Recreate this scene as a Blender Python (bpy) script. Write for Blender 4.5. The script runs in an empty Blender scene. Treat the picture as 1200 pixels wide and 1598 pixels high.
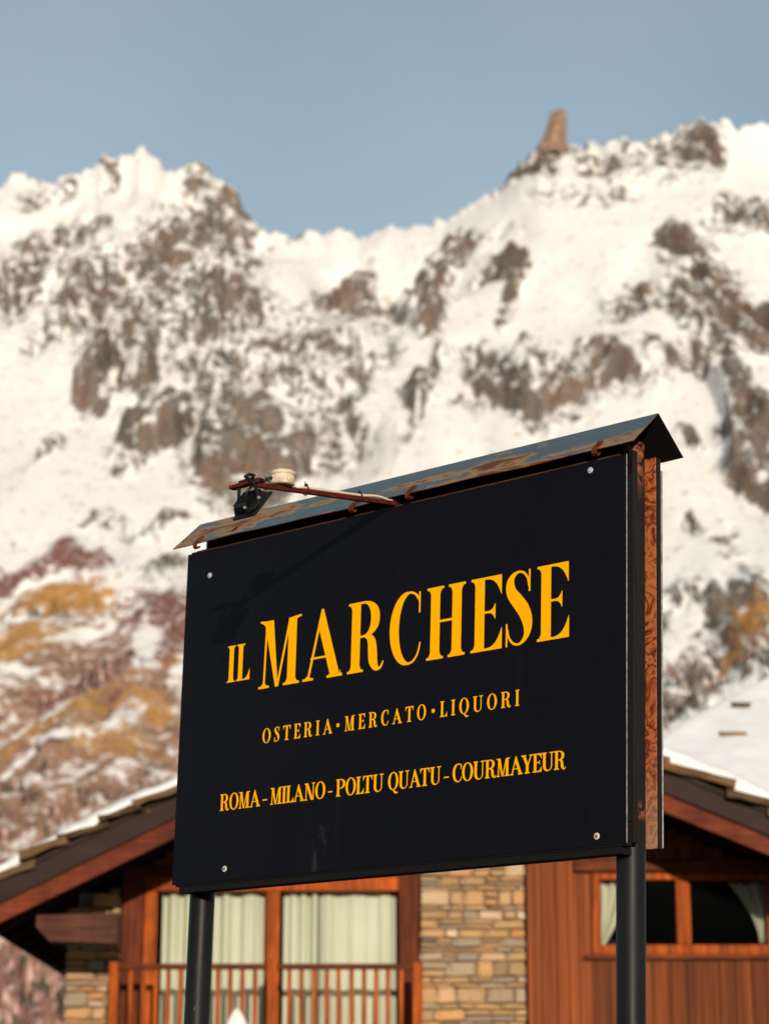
import bpy, bmesh, math, random
import numpy as np
from mathutils import Vector, Matrix, Euler

scene = bpy.context.scene
COL = scene.collection
rng = random.Random(7)

# ------------------------------------------------------------------ camera, light, exposure
PITCH = 0.2679156
CAM = Vector((0, 0, 1.65))
cam_data = bpy.data.cameras.new('camera')
cam = bpy.data.objects.new('camera', cam_data)
COL.objects.link(cam)
cam.location = CAM
cam.rotation_euler = (math.pi / 2 + PITCH, 0, 0)
cam_data.sensor_fit = 'VERTICAL'
cam_data.sensor_height = 36.0
cam_data.sensor_width = 27.0
cam_data.lens = 85.0
cam_data.clip_start = 0.1
cam_data.clip_end = 20000
cam_data.dof.use_dof = True
cam_data.dof.focus_distance = 7.2
cam_data.dof.aperture_fstop = 4.0
scene.camera = cam

SUN_TRAVEL = Vector((-0.125, 0.972, -0.172)).normalized()
world = bpy.data.worlds.new('World')
scene.world = world
world.use_nodes = True
wn = world.node_tree.nodes
wl = world.node_tree.links
wn.clear()
w_out = wn.new('ShaderNodeOutputWorld')
w_bg = wn.new('ShaderNodeBackground')
w_sky = wn.new('ShaderNodeTexSky')
w_sky.sky_type = 'NISHITA'
w_sky.sun_disc = False
w_sky.sun_elevation = math.asin(-SUN_TRAVEL.z)
w_sky.sun_rotation = math.atan2(-SUN_TRAVEL.x, -SUN_TRAVEL.y)
w_sky.altitude = 1200
w_sky.air_density = 1.0
w_sky.dust_density = 1.5
w_sky.ozone_density = 1.0
w_hsv = wn.new('ShaderNodeHueSaturation')
w_hsv.inputs['Saturation'].default_value = 0.70
w_hsv.inputs['Value'].default_value = 1.0
# thin even veil of high cloud over the whole sky
w_tc = wn.new('ShaderNodeTexCoord')
w_no = wn.new('ShaderNodeTexNoise')
w_no.inputs['Scale'].default_value = 3.0
w_no.inputs['Detail'].default_value = 4.0
w_no.inputs['Roughness'].default_value = 0.45
w_ra = wn.new('ShaderNodeMapRange')
w_ra.inputs['From Min'].default_value = 0.38
w_ra.inputs['From Max'].default_value = 0.75
w_ra.inputs['To Max'].default_value = 0.30
w_mx = wn.new('ShaderNodeMixRGB')
w_mx.inputs['Color2'].default_value = (4.5, 4.75, 5.1, 1)
wl.new(w_tc.outputs['Generated'], w_no.inputs['Vector'])
wl.new(w_no.outputs['Fac'], w_ra.inputs['Value'])
wl.new(w_ra.outputs['Result'], w_mx.inputs['Fac'])
wl.new(w_sky.outputs['Color'], w_hsv.inputs['Color'])
w_ti = wn.new('ShaderNodeMixRGB')
w_ti.blend_type = 'MULTIPLY'
w_ti.inputs['Fac'].default_value = 1.0
w_ti.inputs['Color2'].default_value = (0.93, 1.01, 0.955, 1)
wl.new(w_hsv.outputs['Color'], w_ti.inputs['Color1'])
wl.new(w_ti.outputs['Color'], w_mx.inputs['Color1'])
wl.new(w_mx.outputs['Color'], w_bg.inputs['Color'])
w_bg.inputs['Strength'].default_value = 0.134
wl.new(w_bg.outputs['Background'], w_out.inputs['Surface'])

sun_data = bpy.data.lights.new('sun', 'SUN')
sun_data.energy = 3.85
sun_data.angle = math.radians(0.8)
sun_data.color = (1.0, 0.845, 0.685)
sun = bpy.data.objects.new('sun', sun_data)
COL.objects.link(sun)
sun.rotation_euler = SUN_TRAVEL.to_track_quat('-Z', 'Y').to_euler()
sun.location = (5, -30, 20)

scene.view_settings.view_transform = 'Standard'
scene.view_settings.look = 'None'
scene.view_settings.exposure = 0.15
scene.view_settings.gamma = 1.0
scene.render.engine = 'CYCLES'
scene.cycles.use_denoising = True
scene.cycles.max_bounces = 6
scene.cycles.transparent_max_bounces = 8

# ------------------------------------------------------------------ material helpers
class NT:
    """small wrapper to wire a node tree"""
    def __init__(self, name, rough=0.6, spec=0.4, metal=0.0):
        self.m = bpy.data.materials.new(name)
        self.m.use_nodes = True
        self.t = self.m.node_tree
        self.b = self.t.nodes['Principled BSDF']
        self.b.inputs['Roughness'].default_value = rough
        self.b.inputs['Specular IOR Level'].default_value = spec
        self.b.inputs['Metallic'].default_value = metal
        self.tc = self.t.nodes.new('ShaderNodeTexCoord')
        self.oi = self.t.nodes.new('ShaderNodeObjectInfo')
    def n(self, typ, **kw):
        nd = self.t.nodes.new('ShaderNode' + typ)
        for k, v in kw.items():
            setattr(nd, k, v)
        return nd
    def link(self, a, b):
        self.t.links.new(a, b)
    def coords(self, scale=(1, 1, 1), rot=(0, 0, 0), rand=0.0, src='Object'):
        mp = self.n('Mapping')
        mp.inputs['Scale'].default_value = scale
        mp.inputs['Rotation'].default_value = rot
        self.link(self.tc.outputs[src], mp.inputs['Vector'])
        if rand:
            mu = self.math('MULTIPLY', self.oi.outputs['Random'], rand)
            cb = self.n('CombineXYZ')
            for k in 'XYZ':
                self.link(mu, cb.inputs[k])
            self.link(cb.outputs[0], mp.inputs['Location'])
        return mp.outputs[0]
    def math(self, op, a, b=None, c=None, clamp=False):
        nd = self.n('Math', operation=op, use_clamp=clamp)
        for i, v in enumerate((a, b, c)):
            if v is None:
                continue
            if isinstance(v, (int, float)):
                nd.inputs[i].default_value = v
            else:
                self.link(v, nd.inputs[i])
        return nd.outputs[0]
    def noise(self, vec, scale, detail=4, rough=0.55, dist=0.0):
        nd = self.n('TexNoise')
        nd.inputs['Scale'].default_value = scale
        nd.inputs['Detail'].default_value = detail
        nd.inputs['Roughness'].default_value = rough
        nd.inputs['Distortion'].default_value = dist
        self.link(vec, nd.inputs['Vector'])
        return nd.outputs['Fac']
    def ramp(self, fac, stops, interp='LINEAR'):
        nd = self.n('ValToRGB')
        cr = nd.color_ramp
        cr.interpolation = interp
        while len(cr.elements) < len(stops):
            cr.elements.new(0.5)
        for e, (p, c) in zip(cr.elements, stops):
            e.position = p
            e.color = (*c, 1) if len(c) == 3 else c
        self.link(fac, nd.inputs['Fac'])
        return nd.outputs['Color']
    def step(self, v, lo, hi):
        nd = self.n('MapRange')
        nd.interpolation_type = 'SMOOTHSTEP'
        nd.inputs['From Min'].default_value = lo
        nd.inputs['From Max'].default_value = hi
        self.link(v, nd.inputs['Value'])
        return nd.outputs['Result']
    def mix(self, fac, a, b, blend='MIX'):
        nd = self.n('MixRGB', blend_type=blend)
        for key, v in (('Fac', fac), ('Color1', a), ('Color2', b)):
            if isinstance(v, (int, float)):
                nd.inputs[key].default_value = v
            elif isinstance(v, tuple):
                nd.inputs[key].default_value = (*v, 1)
            else:
                self.link(v, nd.inputs[key])
        return nd.outputs['Color']
    def color(self, c):
        if isinstance(c, tuple):
            self.b.inputs['Base Color'].default_value = (*c, 1)
        else:
            self.link(c, self.b.inputs['Base Color'])
    def rough(self, r):
        self.link(r, self.b.inputs['Roughness'])
    def bump(self, h, strength=0.3, dist=0.01):
        nd = self.n('Bump')
        nd.inputs['Strength'].default_value = strength
        nd.inputs['Distance'].default_value = dist
        self.link(h, nd.inputs['Height'])
        self.link(nd.outputs[0], self.b.inputs['Normal'])

M = {}

def mat_wood(name, dark, mid, light, axis='Z', rough=0.45, fine=26.0, var=0.35, spec=0.35):
    k = NT(name, max(rough, 0.62), 0.10)
    sc = {'X': (0.06, 1, 1), 'Y': (1, 0.06, 1), 'Z': (1, 1, 0.06)}[axis]
    v = k.coords(sc, rand=37.0)
    g = k.noise(v, fine, 6, 0.6, 0.4)
    b = k.noise(k.coords((1, 1, 0.5), rand=11.0), 3.4, 5, 0.6)
    c = k.ramp(g, [(0.28, dark), (0.5, mid), (0.75, light)])
    br = k.math('ADD', k.math('MULTIPLY', k.oi.outputs['Random'], var), 1.0 - var * 0.5)
    br2 = k.math('MULTIPLY', br, k.math('ADD', k.math('MULTIPLY', b, 2.1), -0.05))
    cb = k.n('CombineXYZ')
    for ax in 'XYZ':
        k.link(br2, cb.inputs[ax])
    k.color(k.mix(1.0, c, cb.outputs[0], 'MULTIPLY'))
    k.bump(g, 0.25, 0.004)
    M[name] = k.m

mat_wood('plank_wood', (0.055, 0.012, 0.004), (0.155, 0.037, 0.009), (0.36, 0.108, 0.024), var=0.65)
mat_wood('frame_wood', (0.14, 0.024, 0.004), (0.29, 0.056, 0.006), (0.46, 0.110, 0.012), rough=0.35, var=0.25)
mat_wood('post_wood', (0.050, 0.010, 0.004), (0.105, 0.021, 0.006), (0.18, 0.043, 0.011))
mat_wood('red_board', (0.068, 0.013, 0.005), (0.120, 0.023, 0.008), (0.19, 0.043, 0.014), axis='X')
mat_wood('beam_wood', (0.036, 0.013, 0.008), (0.070, 0.024, 0.013), (0.115, 0.045, 0.024), axis='X', var=0.2)
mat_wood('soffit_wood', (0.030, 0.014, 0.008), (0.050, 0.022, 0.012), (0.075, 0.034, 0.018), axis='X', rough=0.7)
mat_wood('trim_wood', (0.065, 0.016, 0.006), (0.115, 0.028, 0.009), (0.175, 0.046, 0.014), axis='X')

# brown folded metal along the verge
k = NT('brown_metal', 0.6, 0.12, 0.0)
nz = k.noise(k.coords((0.3, 1, 1)), 6, 4)
k.color(k.ramp(nz, [(0.3, (0.018, 0.009, 0.007)), (0.7, (0.034, 0.017, 0.013))]))
M['brown_metal'] = k.m

# masonry stones, each its own tint
k = NT('field_stone', 0.85, 0.2)
r = k.oi.outputs['Random']
base = k.ramp(r, [(0.0, (0.21, 0.16, 0.115)), (0.16, (0.50, 0.32, 0.155)), (0.34, (0.40, 0.29, 0.175)), (0.5, (0.58, 0.34, 0.135)),
                  (0.64, (0.30, 0.25, 0.20)), (0.78, (0.54, 0.42, 0.28)), (0.9, (0.50, 0.255, 0.10)), (1.0, (0.68, 0.58, 0.44))])
nz = k.noise(k.coords((1, 1, 2.5), rand=50.0), 9, 5, 0.62)
k.color(k.mix(0.75, base, k.ramp(nz, [(0.28, (0.50, 0.46, 0.42)), (0.5, (1.12, 1.08, 1.02)), (0.8, (1.45, 1.30, 1.05))]), 'MULTIPLY'))
k.bump(nz, 0.6, 0.02)
M['field_stone'] = k.m

k = NT('mortar', 0.95, 0.1)
nz = k.noise(k.coords(), 14, 4)
k.color(k.ramp(nz, [(0.3, (0.13, 0.095, 0.06)), (0.7, (0.26, 0.19, 0.125))]))
k.bump(nz, 0.5, 0.02)
M['mortar'] = k.m

# roof slabs of split stone
k = NT('slab_stone', 0.8, 0.25)
r = k.oi.outputs['Random']
base = k.ramp(r, [(0.0, (0.07, 0.048, 0.030)), (0.3, (0.24, 0.135, 0.05)), (0.55, (0.10, 0.068, 0.042)), (0.8, (0.33, 0.18, 0.06)), (1.0, (0.15, 0.11, 0.078))])
nz = k.noise(k.coords((1, 1, 3), rand=31.0), 7, 5, 0.65)
k.color(k.mix(0.8, base, k.ramp(nz, [(0.3, (0.4, 0.4, 0.4)), (0.55, (1, 1, 1)), (0.8, (1.2, 1.15, 1.0))]), 'MULTIPLY'))
k.bump(nz, 0.7, 0.02)
M['slab_stone'] = k.m

# snow lying on roofs
k = NT('roof_snow', 0.75, 0.2)
nz = k.noise(k.coords(), 3.0, 5, 0.55)
k.color(k.ramp(nz, [(0.3, (0.76, 0.755, 0.76)), (0.7, (0.86, 0.855, 0.85))]))
k.bump(nz, 0.35, 0.06)
k.b.inputs['Subsurface Weight'].default_value = 0.0
M['roof_snow'] = k.m

# curtains
k = NT('curtain_cloth', 0.9, 0.1)
nz = k.noise(k.coords((2, 2, 0.4)), 2.0, 3)
k.color(k.ramp(nz, [(0.3, (0.54, 0.545, 0.44)), (0.7, (0.63, 0.635, 0.525))]))
M['curtain_cloth'] = k.m

k = NT('dark_interior', 0.9, 0.1)
k.color((0.018, 0.016, 0.014))
M['dark_interior'] = k.m

# window glass: clear with a fresnel reflection
gm = bpy.data.materials.new('window_glass')
gm.use_nodes = True
gt = gm.node_tree
gt.nodes.clear()
go = gt.nodes.new('ShaderNodeOutputMaterial')
gx = gt.nodes.new('ShaderNodeMixShader')
gtr = gt.nodes.new('ShaderNodeBsdfTransparent')
gtr.inputs['Color'].default_value = (0.96, 0.975, 0.96, 1)
ggl = gt.nodes.new('ShaderNodeBsdfGlossy')
ggl.inputs['Roughness'].default_value = 0.02
gfr = gt.nodes.new('ShaderNodeFresnel')
gfr.inputs['IOR'].default_value = 1.45
gt.links.new(gfr.outputs[0], gx.inputs[0])
gt.links.new(gtr.outputs[0], gx.inputs[1])
gt.links.new(ggl.outputs[0], gx.inputs[2])
gt.links.new(gx.outputs[0], go.inputs['Surface'])
M['window_glass'] = gm

# plaster for the far walls of the houses
k = NT('render_wall', 0.9, 0.1)
nz = k.noise(k.coords(), 5, 4)
k.color(k.ramp(nz, [(0.3, (0.36, 0.31, 0.24)), (0.7, (0.46, 0.40, 0.32))]))
M['render_wall'] = k.m

# --- the sign
k = NT('black_panel', 0.5, 0.11)
v = k.coords()
nz = k.noise(v, 2.5, 5, 0.6)
sm = k.noise(k.coords((3.2, 1, 0.9), rot=(0, 0.35, 0)), 9.0, 6, 0.7, 0.5)
# a chalky smear low on the panel and a little general dirt
sep = k.n('SeparateXYZ')
k.link(k.tc.outputs['Object'], sep.inputs[0])
dx = k.math('MULTIPLY', k.math('SUBTRACT', k.math('SUBTRACT', sep.outputs['X'], -0.262), k.math('MULTIPLY', k.math('SUBTRACT', sep.outputs['Z'], 2.61), 0.35)), 24.0)
dz = k.math('MULTIPLY', k.math('SUBTRACT', sep.outputs['Z'], 2.605), 11.0)
rr = k.math('ADD', k.math('MULTIPLY', dx, dx), k.math('MULTIPLY', dz, dz))
sp = k.math('MULTIPLY', k.math('SUBTRACT', 1.0, rr, clamp=True), k.step(sm, 0.46, 0.72))
dirt = k.math('MULTIPLY', k.math('ADD', k.step(k.noise(k.coords((1, 1, 1), rot=(0.0, 0.8, 0.0)), 38, 4, 0.7), 0.64, 0.80), k.math('MULTIPLY', k.step(k.noise(k.coords((1.0, 1, 0.10)), 16, 5, 0.65), 0.50, 0.80), 0.35)), 0.22)
sp2 = k.math('ADD', k.math('MULTIPLY', sp, 0.55), k.math('MULTIPLY', dirt, 0.25), clamp=True)
base = k.ramp(nz, [(0.3, (0.0026, 0.0023, 0.0046)), (0.7, (0.0038, 0.0034, 0.0062))])
k.color(k.mix(sp2, base, (0.10, 0.095, 0.10)))
k.rough(k.math('ADD', k.math('MULTIPLY', nz, 0.16), 0.36))
M['black_panel'] = k.m

k = NT('panel_edge', 0.5, 0.4)
nz = k.noise(k.coords(), 60, 3)
k.color(k.ramp(nz, [(0.3, (0.20, 0.19, 0.175)), (0.7, (0.46, 0.44, 0.41))]))
M['panel_edge'] = k.m

k = NT('yellow_vinyl', 0.6, 0.04)
nz = k.noise(k.coords(), 30, 3)
k.color(k.ramp(nz, [(0.3, (0.98, 0.435, 0.0)), (0.7, (1.0, 0.45, 0.0))]))
M['yellow_vinyl'] = k.m

k = NT('rust_tin', 0.45, 0.4, 0.0)
v = k.coords((0.42, 1.0, 1.8))
n1 = k.noise(v, 5.0, 7, 0.62, 0.6)
n2 = k.noise(k.coords((0.35, 1.2, 1.6)), 9.0, 6, 0.65, 0.8)
n3 = k.noise(k.coords((0.6, 1, 1)), 60, 3, 0.6)
sepr = k.n('SeparateXYZ')
k.link(k.tc.outputs['Object'], sepr.inputs[0])
edge = k.math('MULTIPLY', k.math('SUBTRACT', 3.77, sepr.outputs['Z']), 0.75, clamp=True)   # the rust creeps in from the drip edge
f = k.math('ADD', k.math('ADD', k.math('MULTIPLY', n1, 0.75), k.math('MULTIPLY', n2, 0.42)), edge)
f = k.math('ADD', f, k.math('MULTIPLY', k.math('SUBTRACT', n3, 0.5), 0.10))
c = k.ramp(f, [(0.0, (0.048, 0.078, 0.103)), (0.50, (0.068, 0.102, 0.124)), (0.625, (0.058, 0.088, 0.108)), (0.665, (0.22, 0.16, 0.09)), (0.695, (0.26, 0.145, 0.062)), (0.735, (0.115, 0.042, 0.022)), (0.81, (0.062, 0.024, 0.017)), (1.0, (0.09, 0.035, 0.02))])
k.color(c)
k.rough(k.math('ADD', k.math('MULTIPLY', k.step(f, 0.58, 0.70), 0.4), 0.34))
k.bump(n2, 0.25, 0.003)
M['rust_tin'] = k.m

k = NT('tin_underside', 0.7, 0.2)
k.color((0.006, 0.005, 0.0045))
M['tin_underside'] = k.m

k = NT('rust_iron', 0.8, 0.08)
nz = k.noise(k.coords(), 70, 5, 0.65)
k.color(k.ramp(nz, [(0.25, (0.03, 0.007, 0.004)), (0.5, (0.10, 0.019, 0.006)), (0.8, (0.24, 0.06, 0.013))]))
k.bump(nz, 0.4, 0.003)
M['rust_iron'] = k.m

k = NT('arm_iron', 0.6, 0.12)
nz = k.noise(k.coords((0.6, 1, 1)), 55, 5, 0.65)
k.color(k.ramp(nz, [(0.25, (0.03, 0.004, 0.003)), (0.55, (0.085, 0.012, 0.006)), (0.82, (0.16, 0.035, 0.012))]))
M['arm_iron'] = k.m

k = NT('black_paint', 0.38, 0.16)
nz = k.noise(k.coords((1, 1, 0.2)), 12, 5, 0.6)
chip = k.step(k.noise(k.coords((1, 1, 0.55), rand=9.0), 48, 5, 0.7), 0.685, 0.74)
base = k.ramp(nz, [(0.3, (0.006, 0.007, 0.008)), (0.7, (0.012, 0.013, 0.014))])
zz = k.n('SeparateXYZ')
k.link(k.tc.outputs['Object'], zz.inputs[0])
rust = k.math('MULTIPLY', k.step(zz.outputs['Z'], 3.50, 3.70), k.step(k.noise(k.coords(), 26, 5, 0.65), 0.46, 0.60))
rust2 = k.math('ADD', rust, k.math('MULTIPLY', k.math('SUBTRACT', 1.0, k.math('MULTIPLY', k.math('ABSOLUTE', k.math('SUBTRACT', zz.outputs['Z'], 2.638)), 34.0), clamp=True), k.step(k.noise(k.coords(), 40, 5, 0.6), 0.40, 0.5)), clamp=True)
k.color(k.mix(rust2, k.mix(chip, base, (0.17, 0.15, 0.13)), k.ramp(k.noise(k.coords(), 60, 4), [(0.3, (0.16, 0.04, 0.015)), (0.7, (0.42, 0.15, 0.06))])))
k.rough(k.math('ADD', k.math('MULTIPLY', nz, 0.25), k.math('ADD', 0.34, k.math('MULTIPLY', rust2, 0.3))))
M['black_paint'] = k.m

# plywood face, flat-sawn figure
k = NT('plywood_face', 0.55, 0.3)
v = k.coords((1.6, 1.6, 1.0))
w1 = k.noise(k.coords((2.6, 2.6, 2.4)), 4.2, 4, 0.55, 0.5)
w2 = k.math('FRACT', k.math('MULTIPLY', w1, 9.0))
fine = k.noise(k.coords((1, 1, 16)), 18, 4, 0.6)
kn = k.step(k.noise(k.coords((2.0, 2.0, 1.2)), 6.5, 2, 0.5), 0.56, 0.72)
c = k.ramp(w2, [(0.0, (0.06, 0.010, 0.004)), (0.18, (0.27, 0.058, 0.016)), (0.55, (0.50, 0.165, 0.052)), (0.85, (0.30, 0.065, 0.018)), (1.0, (0.07, 0.011, 0.004))])
c = k.mix(k.math('MULTIPLY', kn, 0.65), c, (0.20, 0.030, 0.006))
sepz = k.n('SeparateXYZ')
k.link(k.tc.outputs['Object'], sepz.inputs[0])
grey = k.math('SUBTRACT', 1.0, k.step(sepz.outputs['Z'], 2.50, 2.85))    # weathered grey towards the end grain at the foot
c = k.mix(k.math('MULTIPLY', grey, k.math('ADD', k.math('MULTIPLY', fine, 0.5), 0.25)), c, (0.42, 0.31, 0.22))
k.color(k.mix(0.35, c, k.ramp(fine, [(0.3, (0.45, 0.4, 0.36)), (0.7, (1.15, 1.1, 1.05))]), 'MULTIPLY'))
k.bump(w2, 0.15, 0.002)
M['plywood_face'] = k.m

# plywood edge: thin dark weathered plies
k = NT('plywood_edge', 0.8, 0.2)
sep = k.n('SeparateXYZ')
k.link(k.tc.outputs['Object'], sep.inputs[0])
st = k.math('FRACT', k.math('MULTIPLY', sep.outputs['Y'], 240.0))
fi = k.noise(k.coords((1, 1, 0.08)), 120, 5, 0.65)
fl = k.step(k.noise(k.coords((1, 1, 0.35)), 55, 4, 0.7), 0.68, 0.75)
c = k.ramp(st, [(0.0, (0.004, 0.003, 0.003)), (0.35, (0.024, 0.015, 0.009)), (0.7, (0.014, 0.009, 0.006)), (1.0, (0.005, 0.004, 0.003))])
c = k.mix(0.7, c, k.ramp(fi, [(0.35, (0.35, 0.35, 0.35)), (0.7, (1.5, 1.4, 1.3))]), 'MULTIPLY')
k.color(k.mix(k.math('MULTIPLY', fl, 0.7), c, (0.30, 0.17, 0.07)))
M['plywood_edge'] = k.m

k = NT('black_batten', 0.7, 0.2)
nz = k.noise(k.coords((1, 1, 3)), 60, 4)
k.color(k.ramp(nz, [(0.3, (0.003, 0.003, 0.003)), (0.7, (0.007, 0.006, 0.006))]))
M['black_batten'] = k.m

k = NT('brown_batten', 0.8, 0.2)
nz = k.noise(k.coords((0.1, 1, 1)), 60, 4)
k.color(k.ramp(nz, [(0.3, (0.03, 0.012, 0.007)), (0.7, (0.085, 0.034, 0.016))]))
M['brown_batten'] = k.m

k = NT('zinc', 0.4, 0.5, 0.55)
k.color((0.62, 0.64, 0.62))
M['zinc'] = k.m
k = NT('bolt_steel', 0.45, 0.3, 0.4)
k.color((0.30, 0.27, 0.25))
M['bolt_steel'] = k.m
k = NT('washer_white', 0.5, 0.5, 0.2)
k.color((0.66, 0.66, 0.62))
M['washer_white'] = k.m
k = NT('screw_rust', 0.8, 0.2)
k.color((0.24, 0.045, 0.012))
M['screw_rust'] = k.m

k = NT('lamp_black', 0.5, 0.15)
nz = k.noise(k.coords(), 40, 4)
k.color(k.ramp(nz, [(0.3, (0.007, 0.0075, 0.008)), (0.7, (0.014, 0.0145, 0.0155))]))
M['lamp_black'] = k.m
k = NT('lamp_lens', 0.15, 0.5)
k.color((0.16, 0.13, 0.09))
M['lamp_lens'] = k.m
k = NT('cream_plastic', 0.45, 0.4)
nz = k.noise(k.coords(), 25, 4)
k.color(k.ramp(nz, [(0.3, (0.56, 0.47, 0.32)), (0.7, (0.66, 0.57, 0.41))]))
M['cream_plastic'] = k.m
k = NT('black_rubber', 0.6, 0.3)
k.color((0.012, 0.012, 0.013))
M['black_rubber'] = k.m
k = NT('canvas_white', 0.85, 0.15)
nz = k.noise(k.coords(), 12, 4)
k.color(k.ramp(nz, [(0.3, (0.70, 0.68, 0.66)), (0.7, (0.80, 0.78, 0.76))]))
M['canvas_white'] = k.m

# ------------------------------------------------------------------ object helpers
def mesh_obj(name, bm, mat, parent=None, smooth=False):
    me = bpy.data.meshes.new(name)
    bm.normal_update()
    bm.to_mesh(me)
    bm.free()
    return link_mesh(name, me, mat, parent, smooth)

def link_mesh(name, me, mat, parent=None, smooth=False):
    mats = mat if isinstance(mat, (list, tuple)) else [mat]
    if not me.materials:
        for m_ in mats:
            me.materials.append(M[m_])
    if smooth:
        me.polygons.foreach_set('use_smooth', [True] * len(me.polygons))
    o = bpy.data.objects.new(name, me)
    COL.objects.link(o)
    if parent is not None:
        o.parent = parent
    return o

def place(name, me, parent, loc=(0, 0, 0), rot=(0, 0, 0), scale=(1, 1, 1)):
    o = bpy.data.objects.new(name, me)
    COL.objects.link(o)
    o.parent = parent
    o.location = loc
    o.rotation_euler = rot
    o.scale = scale
    return o

def empty(name, loc=(0, 0, 0), parent=None, matrix=None):
    o = bpy.data.objects.new(name, None)
    COL.objects.link(o)
    o.empty_display_size = 0.2
    if parent is not None:
        o.parent = parent
    if matrix is not None:
        o.matrix_world = matrix
    else:
        o.location = loc
    return o

def tag(o, label=None, cat=None, group=None, kind=None):
    if label: o['label'] = label
    if cat: o['category'] = cat
    if group: o['group'] = group
    if kind: o['kind'] = kind
    return o

def add_box(bm, x0, x1, y0, y1, z0, z1, bevel=0.0, mi=0):
    vs = [bm.verts.new(p) for p in ((x0, y0, z0), (x1, y0, z0), (x1, y1, z0), (x0, y1, z0), (x0, y0, z1), (x1, y0, z1), (x1, y1, z1), (x0, y1, z1))]
    fs = [bm.faces.new([vs[i] for i in q]) for q in ((0, 3, 2, 1), (4, 5, 6, 7), (0, 1, 5, 4), (1, 2, 6, 5), (2, 3, 7, 6), (3, 0, 4, 7))]
    for f_ in fs:
        f_.material_index = mi
    if bevel:
        es = {e for f_ in fs for e in f_.edges}
        bmesh.ops.bevel(bm, geom=list(es), offset=bevel, segments=1, affect='EDGES', profile=0.5)
    return vs

def box(name, dims, mat, parent=None, bevel=0.0):
    bm = bmesh.new()
    add_box(bm, *dims, bevel=bevel)
    return mesh_obj(name, bm, mat, parent)

def add_prism(bm, pts, axis, a, b, mi=0):
    """extrude a 2d outline: axis 'Y' -> pts are (x,z), 'X' -> pts are (y,z), 'Z' -> (x,y)"""
    def P(p, h):
        return {'Y': (p[0], h, p[1]), 'X': (h, p[0], p[1]), 'Z': (p[0], p[1], h)}[axis]
    A = [bm.verts.new(P(p, a)) for p in pts]
    B = [bm.verts.new(P(p, b)) for p in pts]
    fs = [bm.faces.new(A), bm.faces.new(B[::-1])]
    nn = len(pts)
    for i in range(nn):
        fs.append(bm.faces.new((A[i], B[i], B[(i + 1) % nn], A[(i + 1) % nn])))
    bmesh.ops.recalc_face_normals(bm, faces=fs)
    for f_ in fs:
        f_.material_index = mi
    return fs

def add_tube(bm, pts, radii, seg=12, caps=True):
    """round tube through points"""
    pts = [Vector(p) for p in pts]
    if isinstance(radii, (int, float)):
        radii = [radii] * len(pts)
    rings = []
    up = None
    for i, p in enumerate(pts):
        d = (pts[min(i + 1, len(pts) - 1)] - pts[max(i - 1, 0)]).normalized()
        if up is None:
            up = Vector((0, 0, 1)) if abs(d.z) < 0.9 else Vector((1, 0, 0))
        a = d.cross(up).normalized()
        b = a.cross(d).normalized()
        up = b
        rings.append([bm.verts.new(p + (a * math.cos(2 * math.pi * j / seg) + b * math.sin(2 * math.pi * j / seg)) * radii[i]) for j in range(seg)])
    for r0, r1 in zip(rings, rings[1:]):
        for j in range(seg):
            bm.faces.new((r0[j], r0[(j + 1) % seg], r1[(j + 1) % seg], r1[j]))
    if caps:
        bm.faces.new(rings[0][::-1])
        bm.faces.new(rings[-1])
    bmesh.ops.recalc_face_normals(bm, faces=bm.faces[:])

def add_lathe(bm, prof, seg=24, center=(0, 0, 0), axis='Z'):
    c = Vector(center)
    rings = []
    for (r, h) in prof:
        ring = []
        for j in range(seg):
            a = 2 * math.pi * j / seg
            x, y = r * math.cos(a), r * math.sin(a)
            p = {'Z': (x, y, h), 'Y': (x, h, y), 'X': (h, x, y)}[axis]
            ring.append(bm.verts.new(c + Vector(p)))
        rings.append(ring)
    for r0, r1 in zip(rings, rings[1:]):
        for j in range(seg):
            bm.faces.new((r0[j], r0[(j + 1) % seg], r1[(j + 1) % seg], r1[j]))
    bm.faces.new(rings[0][::-1])
    bm.faces.new(rings[-1])
    bmesh.ops.recalc_face_normals(bm, faces=bm.faces[:])

# ------------------------------------------------------------------ terrain
def _hash(ix, iy, seed):
    h = (ix.astype(np.int64) * 374761393 + iy.astype(np.int64) * 668265263 + seed * 1442695041) & 0x7fffffff
    h = ((h ^ (h >> 13)) * 1274126177) & 0x7fffffff
    return ((h ^ (h >> 16)) & 0xffff) / 65535.0

def vnoise(x, y, seed=0):
    ix, iy = np.floor(x), np.floor(y)
    fx, fy = x - ix, y - iy
    fx = fx * fx * fx * (fx * (fx * 6 - 15) + 10)
    fy = fy * fy * fy * (fy * (fy * 6 - 15) + 10)
    a, b = _hash(ix, iy, seed), _hash(ix + 1, iy, seed)
    c, d = _hash(ix, iy + 1, seed), _hash(ix + 1, iy + 1, seed)
    return (a * (1 - fx) + b * fx) * (1 - fy) + (c * (1 - fx) + d * fx) * fy

def fbm(x, y, octv=5, seed=0, gain=0.5):
    s, amp, tot = 0, 1.0, 0
    for i in range(octv):
        s = s + amp * vnoise(x * 2 ** i + 17.3 * i, y * 2 ** i - 9.1 * i, seed + i)
        tot += amp
        amp *= gain
    return s / tot

def ridged(x, y, octv=4, seed=0):
    s, amp, tot = 0, 1.0, 0
    for i in range(octv):
        s = s + amp * (1 - np.abs(2 * vnoise(x * 2 ** i + 5.7 * i, y * 2 ** i + 3.3 * i, seed + i) - 1))
        tot += amp
        amp *= 0.5
    return s / tot

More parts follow.
